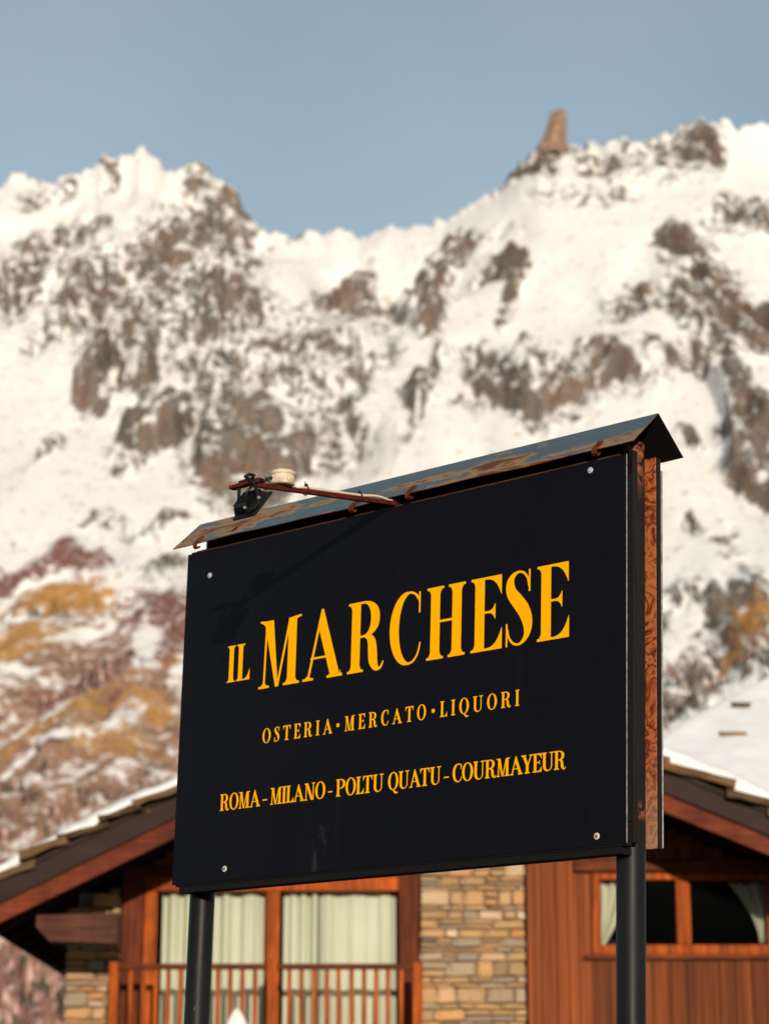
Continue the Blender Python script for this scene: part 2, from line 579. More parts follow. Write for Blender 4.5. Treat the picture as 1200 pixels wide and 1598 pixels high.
def worley(x, y, seed=0):
    ix, iy = np.floor(x), np.floor(y)
    best = np.full(x.shape, 9.0)
    for ox in (-1, 0, 1):
        for oy in (-1, 0, 1):
            cx_, cy_ = ix + ox, iy + oy
            d = (cx_ + _hash(cx_, cy_, seed) - x) ** 2 + (cy_ + _hash(cx_, cy_, seed + 7) - y) ** 2
            best = np.minimum(best, d)
    return np.sqrt(best)

# crest of the range: (metres across at 3 km, height)
SK = [(-1600, 1180), (-1000, 1250), (-700, 1300), (-514, 1280), (-489, 1296), (-437, 1289), (-386, 1305), (-378, 1322), (-361, 1322), (-327, 1333),
      (-290, 1296), (-270, 1301), (-258, 1319), (-242, 1317), (-227, 1289), (-201, 1275), (-184, 1246), (-166, 1219), (-111, 1204), (-68, 1216),
      (-34, 1204), (17, 1219), (77, 1222), (120, 1250), (154, 1275), (185, 1312), (205, 1335), (254, 1338), (301, 1338), (362, 1345), (397, 1361),
      (432, 1378), (456, 1376), (474, 1359), (518, 1373), (700, 1420), (1000, 1380), (1600, 1250)]
# bare ground on the face: (x, height, size across and up per unit, half sizes, tilt, amount)
ROCK = [(-244, 1276, 0.78, 2.288, 24, 26, 0, 0.8), (-371, 1307, 0.79, 2.345, 14, 12, 0, 1), (-209, 1231, 0.776, 2.245, 53, 38, -40, 0.62), (-244, 1141, 0.733, 2.079, 65, 59, 0, 0.55), (-230, 1012, 0.685, 1.832, 94, 112, 15, 0.74), (-233, 884, 0.637, 1.557, 77, 83, 10, 0.78), (-400, 1025, 0.694, 1.837, 100, 59, 0, 0.72), (-381, 1071, 0.711, 1.941, 53, 33, 0, 0.82), (-397, 926, 0.654, 1.65, 59, 40, 0, 0.8), (-288, 762, 0.588, 1.359, 31, 59, -15, 1), (-245, 814, 0.602, 1.405, 50, 77, 0, 0.98), (-204, 648, 0.541, 1.148, 66, 42, 0, 1.1), (-179, 715, 0.565, 1.259, 65, 71, 0, 0.74), (-163, 906, 0.653, 1.622, 71, 57, 0, 0.8), (-145, 762, 0.598, 1.375, 77, 71, 0, 0.68), (-116, 638, 0.555, 1.194, 92, 73, 0, 1), (-80, 816, 0.635, 1.545, 112, 100, 0, 0.64), (-54, 684, 0.577, 1.292, 106, 83, 20, 0.58), (-30, 1005, 0.714, 1.919, 47, 38, 0, 0.95), (29, 955, 0.688, 1.796, 53, 14, -35, 1.05), (51, 909, 0.669, 1.706, 14, 41, 10, 1.05), (38, 865, 0.651, 1.622, 35, 19, 0, 1.05), (42, 720, 0.59, 1.349, 14, 88, -25, 0.85), (159, 730, 0.568, 1.272, 165, 47, 12, 0.7), (111, 710, 0.573, 1.278, 66, 28, -20, 1.1), (200, 748, 0.574, 1.302, 80, 26, 15, 1), (89, 764, 0.602, 1.401, 24, 40, 0, 1), (93, 1071, 0.729, 1.995, 68, 19, 0, 0.85), (60, 1008, 0.71, 1.9, 40, 17, 20, 0.8), (122, 956, 0.674, 1.734, 52, 18, -10, 0.85), (140, 899, 0.643, 1.589, 11, 28, 0, 0.95), (323, 978, 0.657, 1.67, 53, 40, 0, 0.88), (341, 898, 0.622, 1.526, 76, 40, -20, 0.88), (355, 822, 0.598, 1.431, 76, 45, 0, 0.95), (293, 772, 0.578, 1.313, 68, 26, -15, 0.88), (267, 887, 0.627, 1.534, 61, 20, 0, 0.72), (311, 625, 0.522, 1.099, 42, 104, 12, 1.1), (300, 552, 0.492, 0.966, 45, 73, 0, 1), (419, 1297, 0.767, 2.246, 42, 40, 0, 0.85), (375, 1289, 0.771, 2.238, 68, 33, 0, 0.68), (294, 1286, 0.776, 2.279, 87, 28, 0, 0.62), (184, 1282, 0.783, 2.282, 38, 26, -30, 1), (213, 1319, 0.789, 2.346, 31, 14, 0, 1), (240, 1326, 0.791, 2.257, 28, 12, 0, 0.9), (428, 1068, 0.688, 1.822, 68, 31, 0, 0.8), (251, 607, 0.515, 1.054, 31, 15, 20, 0.95), (226, 470, 0.46, 0.844, 28, 11, 0, 0.95), (246, 448, 0.448, 0.809, 40, 13, 10, 0.9), (195, 365, 0.417, 0.697, 57, 19, 10, 0.9), (211, 381, 0.422, 0.716, 24, 26, 0, 0.9), (232, 344, 0.405, 0.663, 78, 50, 30, 0.95), (236, 317, 0.396, 0.628, 64, 64, 0, 1.05), (198, 289, 0.382, 0.587, 68, 45, 30, 1.05), (171, 268, 0.375, 0.564, 33, 26, 0, 0.9), (-183, 493, 0.476, 0.898, 59, 12, 10, 0.9), (-168, 422, 0.447, 0.794, 30, 24, 0, 0.9), (-213, 498, 0.476, 0.909, 42, 9, 10, 0.75), (-290, 578, 0.515, 1.05, 14, 33, -20, 0.75), (-250, 879, 0.629, 1.523, 40, 94, 15, 0.74), (-307, 908, 0.641, 1.648, 77, 61, 0, 0.74), (-114, 827, 0.638, 1.556, 52, 40, 0, 0.74), (-26, 773, 0.617, 1.466, 76, 52, 20, 0.62), (-216, 1158, 0.743, 2.051, 33, 71, 10, 0.62), (-239, 383, 0.432, 0.745, 71, 24, 0, 0.6), (376, 1074, 0.687, 1.834, 52, 21, 20, 0.66), (268, 1167, 0.733, 2.051, 61, 18, 0, 0.55), (205, 1169, 0.734, 2.057, 50, 15, 0, 0.5), (-119, 1196, 0.791, 2.177, 47, 9, 0, 0.6), (17, 1204, 0.789, 2.303, 24, 7, 0, 0.7), (162, 1272, 0.79, 2.311, 24, 13, -30, 0.8), (212, 579, 0.507, 1.023, 38, 13, 0, 0.6), (168, 645, 0.534, 1.131, 38, 11, 0, 0.5), (246, 411, 0.433, 0.756, 38, 15, 0, 0.6), (-471, 1223, 0.768, 2.212, 35, 30, 0, 0.6), (-438, 1253, 0.781, 2.282, 35, 18, 0, 0.55), (-28, 900, 0.671, 1.71, 71, 35, -20, 0.6)]
SPUR = [(-204, 648, 0.541, 1.148, 50, 32, 0, 1), (-117, 644, 0.558, 1.204, 70, 55, 0, 1), (311, 625, 0.522, 1.099, 34, 88, 12, 1.2), (300, 552, 0.492, 0.966, 36, 60, 0, 1), (111, 710, 0.573, 1.278, 56, 24, -20, 1), (159, 730, 0.568, 1.272, 110, 36, 12, 0.8), (39, 910, 0.67, 1.709, 36, 40, -25, 1), (-30, 1005, 0.714, 1.919, 36, 30, 0, 0.8), (-245, 814, 0.602, 1.405, 40, 60, 0, 0.8), (-288, 762, 0.588, 1.359, 24, 46, -15, 0.8)]
RED = [(-232, 447, 0.458, 0.841, 66, 24, 0, 1), (-264, 425, 0.45, 0.807, 55, 20, 20, 1), (-158, 373, 0.427, 0.724, 62, 32, -8, 1), (-140, 348, 0.415, 0.694, 44, 26, 0, 1), (-178, 294, 0.389, 0.607, 85, 18, 28, 0.9), (-198, 273, 0.382, 0.584, 70, 15, 28, 0.7), (-142, 332, 0.408, 0.668, 30, 28, 0, 0.9), (-167, 278, 0.382, 0.585, 50, 14, 28, 0.7), (-162, 74, 0.285, 0.32, 120, 60, 0, 0.9)]
OCHRE = [(-222, 396, 0.437, 0.764, 74, 34, 8, 1.05), (-240, 334, 0.41, 0.672, 60, 44, 0, 1.05), (-177, 264, 0.376, 0.566, 85, 28, 32, 0.95), (-203, 234, 0.365, 0.532, 80, 24, 30, 0.85), (-135, 267, 0.379, 0.576, 46, 34, -30, 0.8), (-152, 229, 0.359, 0.517, 80, 30, 0, 0.7), (242, 336, 0.404, 0.654, 35, 30, 40, 0.9), (218, 306, 0.389, 0.609, 30, 16, 40, 0.7), (-140, 318, 0.402, 0.649, 32, 22, 0, 0.65), (-252, 382, 0.431, 0.743, 40, 14, 0, 0.7)]
BROWN = [(-193, 323, 0.403, 0.658, 190, 90, 20, 0.72), (-173, 273, 0.38, 0.578, 230, 110, 20, 0.92), (-166, 224, 0.357, 0.511, 260, 100, 15, 0.95), (-185, 187, 0.342, 0.467, 220, 90, 0, 0.95), (-134, 176, 0.335, 0.447, 180, 70, 0, 0.95), (-153, 81, 0.288, 0.329, 260, 140, 0, 0.95)]
WHITE = [(-157, 330, 0.406, 0.657, 26, 50, 25, 0.8), (-127, 306, 0.395, 0.625, 16, 46, 20, 0.75), (-149, 259, 0.373, 0.556, 24, 36, -40, 0.7), (-186, 223, 0.359, 0.516, 95, 8, 33, 0.9), (-228, 297, 0.394, 0.619, 55, 10, -15, 0.8), (-200, 354, 0.416, 0.704, 95, 14, 28, 0.75), (-162, 240, 0.364, 0.532, 45, 8, 33, 0.75), (-140, 197, 0.344, 0.472, 9, 25, 0, 0.6), (-163, 407, 0.441, 0.774, 60, 14, -25, 0.7), (-236, 422, 0.448, 0.805, 60, 10, 15, 0.75), (-204, 253, 0.374, 0.559, 60, 7, 33, 0.7), (-167, 200, 0.347, 0.485, 50, 6, 33, 0.6)]


def field(zones, X, Z):
    out = np.zeros_like(X)
    for (zx, zz, kx, kz, rx, ry, ang, amp) in zones:
        dx, dz = (X - zx) / kx, (Z - zz) / kz
        c, s = math.cos(math.radians(ang)), math.sin(math.radians(ang))
        a, b = (dx * c + dz * s) / rx, (-dx * s + dz * c) / ry
        out = np.maximum(out, amp * np.exp(-(a * a + b * b) ** 1.4 * 0.7))
    return out

def crest(s):
    z = np.interp(s, [p[0] for p in SK], [p[1] for p in SK])
    return z

cols = np.concatenate([np.linspace(-1700, -580, 70, endpoint=False), np.linspace(-580, 580, 440, endpoint=False), np.linspace(580, 1700, 71)])
rows = np.concatenate([np.linspace(-0.02, 1.0, 620), np.linspace(1.01, 1.35, 20)])
S, T = np.meshgrid(cols, rows)
Tc = np.clip(T, 0, 1)
Yb = 900 + 2100 * T
cr_fine = crest(cols)
_s = np.linspace(-1700, 1700, 1701)
_k = np.exp(-0.5 * (np.arange(-120, 121) / 45.0) ** 2); _k /= _k.sum()
cr_soft = np.interp(cols, _s, np.convolve(np.pad(crest(_s), 120, 'edge'), _k, 'valid'))
# the crest's teeth belong to the crest: lower down the face only the broad swell of the range carries on
Zb = (cr_soft + (cr_fine - cr_soft) * np.clip((Tc - 0.72) / 0.28, 0, 1) ** 1.6) * np.sign(T) * np.abs(Tc) ** 1.15 - np.clip(T - 1, 0, 1) * 2600 - np.clip(-T, 0, 1) * 900
Xb = S * Yb / 3000
wx = (fbm(Xb / 70, Zb / 140, 5, 3, 0.6) - 0.5) * 95
wz = (fbm(Xb / 70 + 40, Zb / 140, 5, 9, 0.6) - 0.5) * 200
k1 = np.clip(Yb / 3000, 0.3, 1)
rock = field(ROCK, Xb + wx * k1, Zb + wz * k1) * 0.86
red = field(RED, Xb + wx * 0.38, Zb + wz * 0.24)
ochre = field(OCHRE, Xb + wx * 0.38, Zb + wz * 0.24)
brown = field(BROWN, Xb + wx * 0.5, Zb + wz * 0.35)
white = field(WHITE, Xb + wx * 0.34, Zb + wz * 0.2)
low = np.clip((360 - Zb) / 120, 0, 1) * np.clip((np.abs(Xb + 20) - 330) / 90, 0, 1)    # wooded flanks outside the valley
brown = np.maximum(brown, low * 0.8)
# relief: rugged where bare, broad spurs and hollows, calm on the snowfields
px_ = Xb + (fbm(Xb / 220, Zb / 300, 3, 61) - 0.5) * 160
pz_ = Zb + (fbm(Xb / 220 + 9, Zb / 300, 3, 67) - 0.5) * 260
rug = ridged(px_ / 58, pz_ / 120, 5, 21) - 0.55
gul = fbm(px_ / 170, pz_ / 330, 3, 31) - 0.5
fin = fbm(Xb / 13, Zb / 26, 3, 41) - 0.5
fade = np.clip((1.0 - Tc) / 0.05, 0.12, 1.0) * np.clip(T / 0.06, 0, 1)
bare = np.clip(np.maximum(np.maximum(rock * 1.25 - 0.12, brown * 0.55), np.maximum(red, ochre) * 0.6), 0, 1)
fac = worley(px_ / 44, pz_ / 95, 3) * 0.6 + worley(px_ / 19, pz_ / 42, 5) * 0.35 - 0.42
spur = field(SPUR, Xb + wx * 0.5 * k1, Zb + wz * 0.5 * k1)
spur = np.clip((spur - 0.25) / 0.2, 0, 1)
disp = (rug * (5 + 85 * bare) * k1 - fac * 85 * bare * k1 + spur * 34 * k1 + gul * 120 * k1 + fin * (1.0 + 17 * bare) * k1) * fade
Y3 = Yb - disp * 0.62
Z3 = Zb + disp * 0.62
crag = np.exp(-((Tc - 1.0) / 0.018) ** 2) * (T <= 1.001)
Z3 = Z3 + crag * ((ridged(S / 26, S * 0, 4, 77) - 0.55) * 15 + (vnoise(S / 7, S * 0, 78) - 0.5) * 9 + (vnoise(S / 3.1, S * 0, 79) - 0.5) * 5)
X3 = Xb + (fbm(Zb / 30, Xb / 30, 3, 51) - 0.5) * 8 * rock * fade
ny, nx = S.shape
co = np.stack([X3, Y3, Z3], -1).reshape(-1, 3).astype(np.float32)
idx = np.arange(ny * nx).reshape(ny, nx)
quads = np.stack([idx[:-1, :-1], idx[:-1, 1:], idx[1:, 1:], idx[1:, :-1]], -1).reshape(-1, 4)
me = bpy.data.meshes.new('mountain')
me.vertices.add(len(co)); me.vertices.foreach_set('co', co.ravel())
me.loops.add(quads.size); me.loops.foreach_set('vertex_index', quads.ravel().astype(np.int32))
me.polygons.add(len(quads))
me.polygons.foreach_set('loop_start', np.arange(0, quads.size, 4, dtype=np.int32))
me.polygons.foreach_set('use_smooth', np.ones(len(quads), dtype=bool))
me.update(calc_edges=True)
for nm_, arr in (('rock', rock), ('red', red), ('ochre', ochre), ('brown', brown), ('white', white)):
    at = me.attributes.new(nm_, 'FLOAT', 'POINT')
    at.data.foreach_set('value', arr.ravel().astype(np.float32))

k = NT('alpine_face', 0.85, 0.1)
def attr(nm_):
    a = k.n('Attribute'); a.attribute_name = nm_
    return a.outputs['Fac']
vs_ = k.coords((1, 0.35, 0.42))
sp1 = k.noise(vs_, 0.060, 7, 0.70, 1.0)           # tens of metres
sp2 = k.noise(k.coords((1.25, 0.4, 0.55), rot=(0, 0.5, 0)), 0.27, 6, 0.72, 0.4)   # ledges a few metres across
mixn = k.math('ADD', k.math('MULTIPLY', sp1, 0.52), k.math('MULTIPLY', sp2, 0.48))
mm = k.math('MULTIPLY', k.math('SUBTRACT', mixn, 0.5), 5.8)
geo = k.n('NewGeometry')
sn = k.n('SeparateXYZ'); k.link(geo.outputs['Normal'], sn.inputs[0])
steep = k.math('MULTIPLY', k.math('SUBTRACT', 0.62, sn.outputs['Z']), 1.1)        # snow does not hold on cliffs
vor = k.n('TexVoronoi'); vor.feature = 'F1'
vor.inputs['Scale'].default_value = 0.12
k.link(k.coords((1, 0.4, 0.5), rot=(0, 0.25, 0)), vor.inputs['Vector'])
vsep = k.n('SeparateColor'); k.link(vor.outputs['Color'], vsep.inputs[0])
cell = k.math('MULTIPLY', k.math('SUBTRACT', vsep.outputs[0], 0.5), 0.6)       # slabs of rock, some bare, some holding snow
gate = k.math('ADD', k.math('MULTIPLY', k.step(attr('rock'), 0.0, 0.42), 0.78), 0.22)      # open snowfields stay clean
rv = k.math('ADD', k.math('ADD', attr('rock'), k.math('ADD', k.math('MULTIPLY', mm, gate), k.math('MULTIPLY', cell, k.step(attr('rock'), 0.1, 0.4)))), k.math('MULTIPLY', steep, k.step(attr('rock'), 0.05, 0.5)))
rk = k.math('ADD', k.math('MULTIPLY', k.step(rv, 0.38, 0.60), 0.42), k.math('MULTIPLY', k.step(rv, 0.54, 0.82), 0.55))   # dusted ledges, then bare rock
rockc = k.ramp(k.noise(k.coords((1, 0.5, 0.5)), 0.030, 6, 0.62), [(0.25, (0.066, 0.062, 0.062)), (0.40, (0.112, 0.096, 0.085)), (0.50, (0.175, 0.142, 0.110)), (0.60, (0.150, 0.094, 0.072)), (0.72, (0.25, 0.190, 0.13))])
rockc = k.mix(0.6, rockc, k.ramp(sp2, [(0.3, (0.45, 0.45, 0.50)), (0.6, (1.2, 1.15, 1.1))]), 'MULTIPLY')
snow = k.ramp(k.noise(k.coords((1, 1, 0.6)), 0.012, 4), [(0.3, (0.745, 0.73, 0.72)), (0.7, (0.81, 0.80, 0.79))])
c = k.mix(rk, snow, rockc)
mb = k.math('MULTIPLY', k.math('SUBTRACT', k.noise(k.coords((1, 0.6, 0.9), rot=(0, -0.5, 0)), 0.11, 6, 0.72, 0.5), 0.5), 3.2)
lowmask = k.step(k.math('ADD', attr('brown'), k.math('MULTIPLY', mb, 0.95)), 0.16, 0.56)
browns = k.ramp(k.noise(k.coords((1, 0.5, 1.3), rot=(0, 0.55, 0)), 0.085, 6, 0.70), [(0.30, (0.075, 0.052, 0.046)), (0.41, (0.19, 0.120, 0.096)), (0.49, (0.36, 0.215, 0.130)), (0.54, (0.24, 0.148, 0.122)), (0.575, (0.72, 0.645, 0.60))])
c = k.mix(lowmask, c, browns)
c = k.mix(k.step(k.math('ADD', attr('ochre'), k.math('MULTIPLY', mb, 0.85)), 0.30, 0.85), c, k.ramp(sp2, [(0.3, (0.25, 0.125, 0.042)), (0.55, (0.46, 0.245, 0.080)), (0.75, (0.60, 0.42, 0.23))]))
c = k.mix(k.step(k.math('ADD', attr('red'), k.math('MULTIPLY', mb, 1.0)), 0.32, 0.85), c, k.ramp(sp2, [(0.3, (0.095, 0.044, 0.040)), (0.52, (0.19, 0.090, 0.072)), (0.70, (0.50, 0.38, 0.33))]))
c = k.mix(k.step(k.math('ADD', attr('white'), k.math('MULTIPLY', mb, -0.9)), 0.30, 0.75), c, (0.80, 0.78, 0.765))
k.color(c)
k.bump(k.math('MULTIPLY', mixn, k.math('ADD', k.math('MULTIPLY', rk, 0.9), 0.1)), 0.8, 7.0)
M['alpine_face'] = k.m
mountain = link_mesh('mountain', me, 'alpine_face')
tag(mountain, 'snow covered rocky mountain face rising behind the chalet', 'mountain', kind='structure')

# the lone rock tooth on the crest
bm = bmesh.new()
prof = [(-14, 27, 20), (-2, 23, 15), (12, 17.5, 12), (26, 15, 9), (38, 13.5, 8), (45, 12.5, 7), (48, 10.5, 5)]
shift = [0, 0, 4.0, 6.5, 8.5, 9.5, 10.5]
rings = []
prng = random.Random(5)
for (h, rx, ry), sx in zip(prof, shift):
    rings.append([bm.verts.new((sx + rx * max(-0.95, min(0.80, math.cos(2 * math.pi * j / 14))) * prng.uniform(0.82, 1.08), ry * math.sin(2 * math.pi * j / 14) * prng.uniform(0.9, 1.1), h * 1.06 + prng.uniform(-2.2, 2.2))) for j in range(14)])
for r0, r1 in zip(rings, rings[1:]):
    for j in range(14):
        bm.faces.new((r0[j], r0[(j + 1) % 14], r1[(j + 1) % 14], r1[j]))
bm.faces.new(rings[-1])
k = NT('tooth_rock', 0.9, 0.1)
nz = k.noise(k.coords((1, 1, 0.4)), 0.22, 5, 0.65)
k.color(k.ramp(nz, [(0.3, (0.095, 0.062, 0.047)), (0.5, (0.21, 0.135, 0.098)), (0.62, (0.30, 0.205, 0.155)), (0.74, (0.6, 0.57, 0.54))]))
k.bump(nz, 0.8, 3.0)
M['tooth_rock'] = k.m
pin = mesh_obj('rock_pinnacle', bm, 'tooth_rock')
pin.location = (225, 2994, 1331)
tag(pin, 'lone brown rock tooth standing on the snowy crest', 'rock', kind='structure')

# ground around the sign and the houses, out to the foot of the range and far behind the camera
bm = bmesh.new()
gx = [-6000, -2500, -900, -300, -80, -20, 0, 20, 80, 300, 900, 2500, 6000]
gy = [-6000, -2500, -900, -200, -50, -10, 5, 15, 25, 45, 90, 200, 450, 940, 1200]
gv = [[bm.verts.new((x, y, 0)) for x in gx] for y in gy]
for j in range(len(gy) - 1):
    for i in range(len(gx) - 1):
        bm.faces.new((gv[j][i], gv[j][i + 1], gv[j + 1][i + 1], gv[j + 1][i]))
k = NT('valley_ground', 0.9, 0.1)
pn = k.noise(k.coords(), 0.16, 6, 0.6)
gr = k.noise(k.coords(), 9.0, 5, 0.6)
far = k.noise(k.coords(), 0.012, 4, 0.6)
dirt = k.ramp(gr, [(0.3, (0.035, 0.032, 0.028)), (0.7, (0.085, 0.075, 0.062))])
k.color(k.mix(k.step(k.math('ADD', k.math('MULTIPLY', pn, 0.6), k.math('MULTIPLY', far, 0.5)), 0.60, 0.66), dirt, (0.74, 0.73, 0.72)))
k.bump(gr, 0.4, 0.02)
M['valley_ground'] = k.m
ground = mesh_obj('ground', bm, 'valley_ground')
tag(ground, 'gravel and old snow on the valley floor', 'ground', kind='structure')

# bare larch wood and a few firs over the lower slope: one mass of small trees
from mathutils.kdtree import KDTree
cand = np.argwhere((T > 0.015) & (T < 0.30) & (np.abs(S) < 1500))
trng = random.Random(11)
tv, tf, tm = [], [], []
def tree_at(p, h, r, mi):
    b0 = len(tv)
    nseg = 5
    a0 = trng.uniform(0, 6)
    for lev, (rr_, hh_) in enumerate(((0.10, -0.05), (1.0, 0.16), (0.72, 0.45), (0.34, 0.75))):
        for j in range(nseg):
            a = a0 + 2 * math.pi * j / nseg + lev * 0.5
            q = rr_ * r * trng.uniform(0.72, 1.25)
            tv.append((p[0] + q * math.cos(a), p[1] + q * math.sin(a), p[2] + h * hh_ * trng.uniform(0.94, 1.05)))
    tv.append((p[0], p[1], p[2] + h))
    for lev in range(3):
        for j in range(nseg):
            tf.append((b0 + lev * nseg + j, b0 + lev * nseg + (j + 1) % nseg, b0 + (lev + 1) * nseg + (j + 1) % nseg, b0 + (lev + 1) * nseg + j)); tm.append(mi)
    for j in range(nseg):
        tf.append((b0 + 3 * nseg + j, b0 + 3 * nseg + (j + 1) % nseg, b0 + 4 * nseg)); tm.append(mi)
ntree = 0
guard = 0
while ntree < 3000 and guard < 400000:
    guard += 1
    iy, ix = cand[trng.randrange(len(cand))]
    z = Zb[iy, ix]
    dens = 0.0
    b_ = brown[iy, ix]
    if b_ > 0.3 and z < 205:
        dens = 0.6 if z < 125 else 0.16
    if b_ > 0.5 and 130 < z < 190 and -175 < Xb[iy, ix] < -95: dens = max(dens, 0.5 * float(vnoise(np.array(Xb[iy, ix] / 25), np.array(z / 25), 5) > 0.45))
    dens = max(dens, red[iy, ix] * 0.45, 0.03 * (b_ > 0.4))
    if Xb[iy, ix] > 120 and rock[iy, ix] > 0.5 and z < 350:
        dens = max(dens, 0.35)
    dens *= (1 - min(1, white[iy, ix] * 1.3)) * (1 - 0.8 * min(1, ochre[iy, ix]))
    if abs(S[iy, ix]) > 600: dens *= 0.3
    if trng.random() < dens:
        p = (X3[iy, ix] + trng.uniform(-2, 2), Y3[iy, ix], Z3[iy, ix] - 0.5)
        h = trng.uniform(4, 8.5) * (1.0 if z < 150 else 0.85)
        tree_at(p, h, h * trng.uniform(0.13, 0.22), trng.choices((0, 1, 2), (0.56, 0.20, 0.24) if z < 130 else (0.42, 0.44, 0.14))[0])
        ntree += 1
me = bpy.data.meshes.new('forest')
me.from_pydata(tv, [], tf)
me.polygons.foreach_set('material_index', tm)
for nm_, a_, b_ in (('larch_twigs', (0.17, 0.088, 0.070), (0.32, 0.175, 0.138)), ('fir_needles', (0.025, 0.032, 0.026), (0.055, 0.062, 0.045)), ('larch_frosted', (0.42, 0.26, 0.215), (0.66, 0.47, 0.41))):
    k = NT(nm_, 0.95, 0.05)
    k.color(k.ramp(k.noise(k.coords(), 0.25, 3), [(0.3, a_), (0.7, b_)]))
    M[nm_] = k.m
forest = link_mesh('forest', me, ['larch_twigs', 'fir_needles', 'larch_frosted'])
tag(forest, 'bare brown larch wood with a few dark firs on the lower slope', 'forest', kind='stuff')

# added unseen slope behind the camera: blocks low sky glow from the window glass
bm = bmesh.new()
hx = np.linspace(-3500, 3500, 90); hy = np.linspace(-900, -3200, 26)
gv = []
for y in hy:
    row = []
    for x in hx:
        t = (-900 - y) / 2300
        hgt = 315 * math.sin(min(1, t * 1.5) * math.pi / 2) * (0.88 + 0.24 * float(fbm(np.array(x / 500), np.array(y / 900), 4, 91))) - 2
        row.append(bm.verts.new((x, y, hgt if t > 0 else -2)))
    gv.append(row)
for r0, r1 in zip(gv, gv[1:]):
    for i in range(len(r0) - 1):
        bm.faces.new((r0[i], r0[i + 1], r1[i + 1], r1[i]))
bmesh.ops.recalc_face_normals(bm, faces=bm.faces[:])
k = NT('blocker_slope', 0.95, 0.05)
nz = k.noise(k.coords(), 0.03, 6, 0.65)
k.color(k.ramp(nz, [(0.35, (0.025, 0.032, 0.022)), (0.6, (0.07, 0.06, 0.045)), (0.75, (0.13, 0.11, 0.09))]))
M['blocker_slope'] = k.m
tag(mesh_obj('glow_blocker', bm, 'blocker_slope', None, True), 'added unseen slope blocking sky glow from the windows', 'glow_blocker', kind='structure')

# ------------------------------------------------------------------ chalet
WY = 24.0            # front wall plane
VY = 22.45            # front edge of the roof
BY = 29.4            # back
RX, RZ = 0.407, 6.357 # ridge
SL, SR = 0.494, 0.42 # roof slopes, left and right
EL, ER = -3.80, 6.1  # eaves
def roof_z(x):
    return RZ - (SL * (RX - x) if x < RX else SR * (x - RX))

chalet = empty('chalet', (0, WY, 0))
tag(chalet, 'timber and stone chalet with a balcony and snow on its slab roof', 'house')
def cbox(name, dims, mat, parent, bevel=0.0):
    """box in world coordinates, parented below the chalet"""
    x0, x1, y0, y1, z0, z1 = dims
    return box(name, (x0, x1, y0 - WY, y1 - WY, z0, z1), mat, parent, bevel)

# --- carcass: side and back walls, dark rooms
bm = bmesh.new()
def cb(*d, mi=0, bevel=0.0):
    add_box(bm, d[0], d[1], d[2] - WY, d[3] - WY, d[4], d[5], bevel, mi)
cb(-3.05, -2.75, WY + 0.35, BY - 0.8, 0, 4.38)
cb(5.2, 5.5, WY + 0.1, BY - 0.8, 0, 4.15)
cb(-3.05, 5.5, BY - 0.8, BY - 0.5, 0, 4.15)
mesh_obj('wall', bm, 'render_wall', chalet)
bm = bmesh.new()
cb(-2.5, 0.3, 26.2, 26.3, 2.5, 4.6)
cb(1.5, 5.0, 26.2, 26.3, 2.5, 5.0)
cb(0.35, 1.38, 24.6, 26.25, 2.5, 5.0)
cb(-2.7, -2.5, 24.3, 26.3, 2.5, 4.6)
cb(4.6, 4.7, 24.3, 26.3, 2.5, 4.9)
cb(-2.7, 5.0, 24.1, 26.3, 2.30, 2.42)
cb(-2.5, 0.3, 24.2, 26.3, 4.50, 4.55)
cb(1.5, 4.6, 24.2, 26.3, 4.62, 4.66)
mesh_obj('room', bm, 'dark_interior', chalet)

# --- stone masonry
def rock_block(seed):
    r_ = random.Random(seed)
    bm = bmesh.new()
    add_box(bm, -0.5, 0.5, -0.5, 0.5, -0.5, 0.5)
    bmesh.ops.bevel(bm, geom=bm.edges[:], offset=0.13, segments=1, affect='EDGES', profile=0.6)
    for v in bm.verts:
        v.co += Vector((r_.uniform(-.05, .05), r_.uniform(-.06, .06), r_.uniform(-.07, .07)))
    me = bpy.data.meshes.new('stone')
    bm.to_mesh(me); bm.free()
    me.materials.append(M['field_stone'])
    return me
BLOCKS = [rock_block(s) for s in range(9)]
srng = random.Random(21)
def masonry(name, x0, x1, zlo, zhi, ztop_fn, yface, wide):
    root = cbox(name, (x0 + 0.015, x1 - 0.015, yface + 0.045, yface + 0.55, 0, min(ztop_fn(x0), ztop_fn(x1)) - 0.02), 'mortar', chalet)
    lowbm = bmesh.new()
    z = 0.0
    while z < zhi:
        h = srng.choice((0.045, 0.06, 0.075, 0.09, 0.115, 0.15))
        x = x0
        while x < x1 - 0.03:
            w = min(srng.uniform(0.10, wide) * (1.0 + h * 2), x1 - x)
            if x1 - x - w < 0.07: w = x1 - x
            hh = h
            if z + hh < ztop_fn(x + w / 2):
                dy = srng.uniform(0.0, 0.035)
                if z > zlo:
                    split = h > 0.08 and srng.random() < 0.4
                    for (za, hb) in (((z, hh * 0.48), (z + hh * 0.5, hh * 0.5)) if split else ((z, hh),)):
                        o = place('stone', srng.choice(BLOCKS), root, (x + w / 2, yface + 0.11 - dy - WY, za + hb / 2), (srng.uniform(-.03, .03), srng.uniform(-.035, .035), srng.uniform(-.03, .03)), (w - 0.012, 0.2, hb - 0.010))
                else:
                    add_box(lowbm, x + 0.006, x + w - 0.006, yface + 0.01 - dy - WY, yface + 0.2 - dy - WY, z + 0.005, z + h - 0.005)
            x += w
        z += h
    s = mesh_obj('stonework', lowbm, 'field_stone', root)
    tag(s, kind='stuff')
    return root
masonry('stone_wall', 0.346, 1.386, 2.75, 5.15, lambda x: 5.15, WY, 0.24)
masonry('stone_corner', -3.12, -2.59, 2.75, 4.55, lambda x: roof_z(x) - 0.45, WY - 0.02, 0.26)

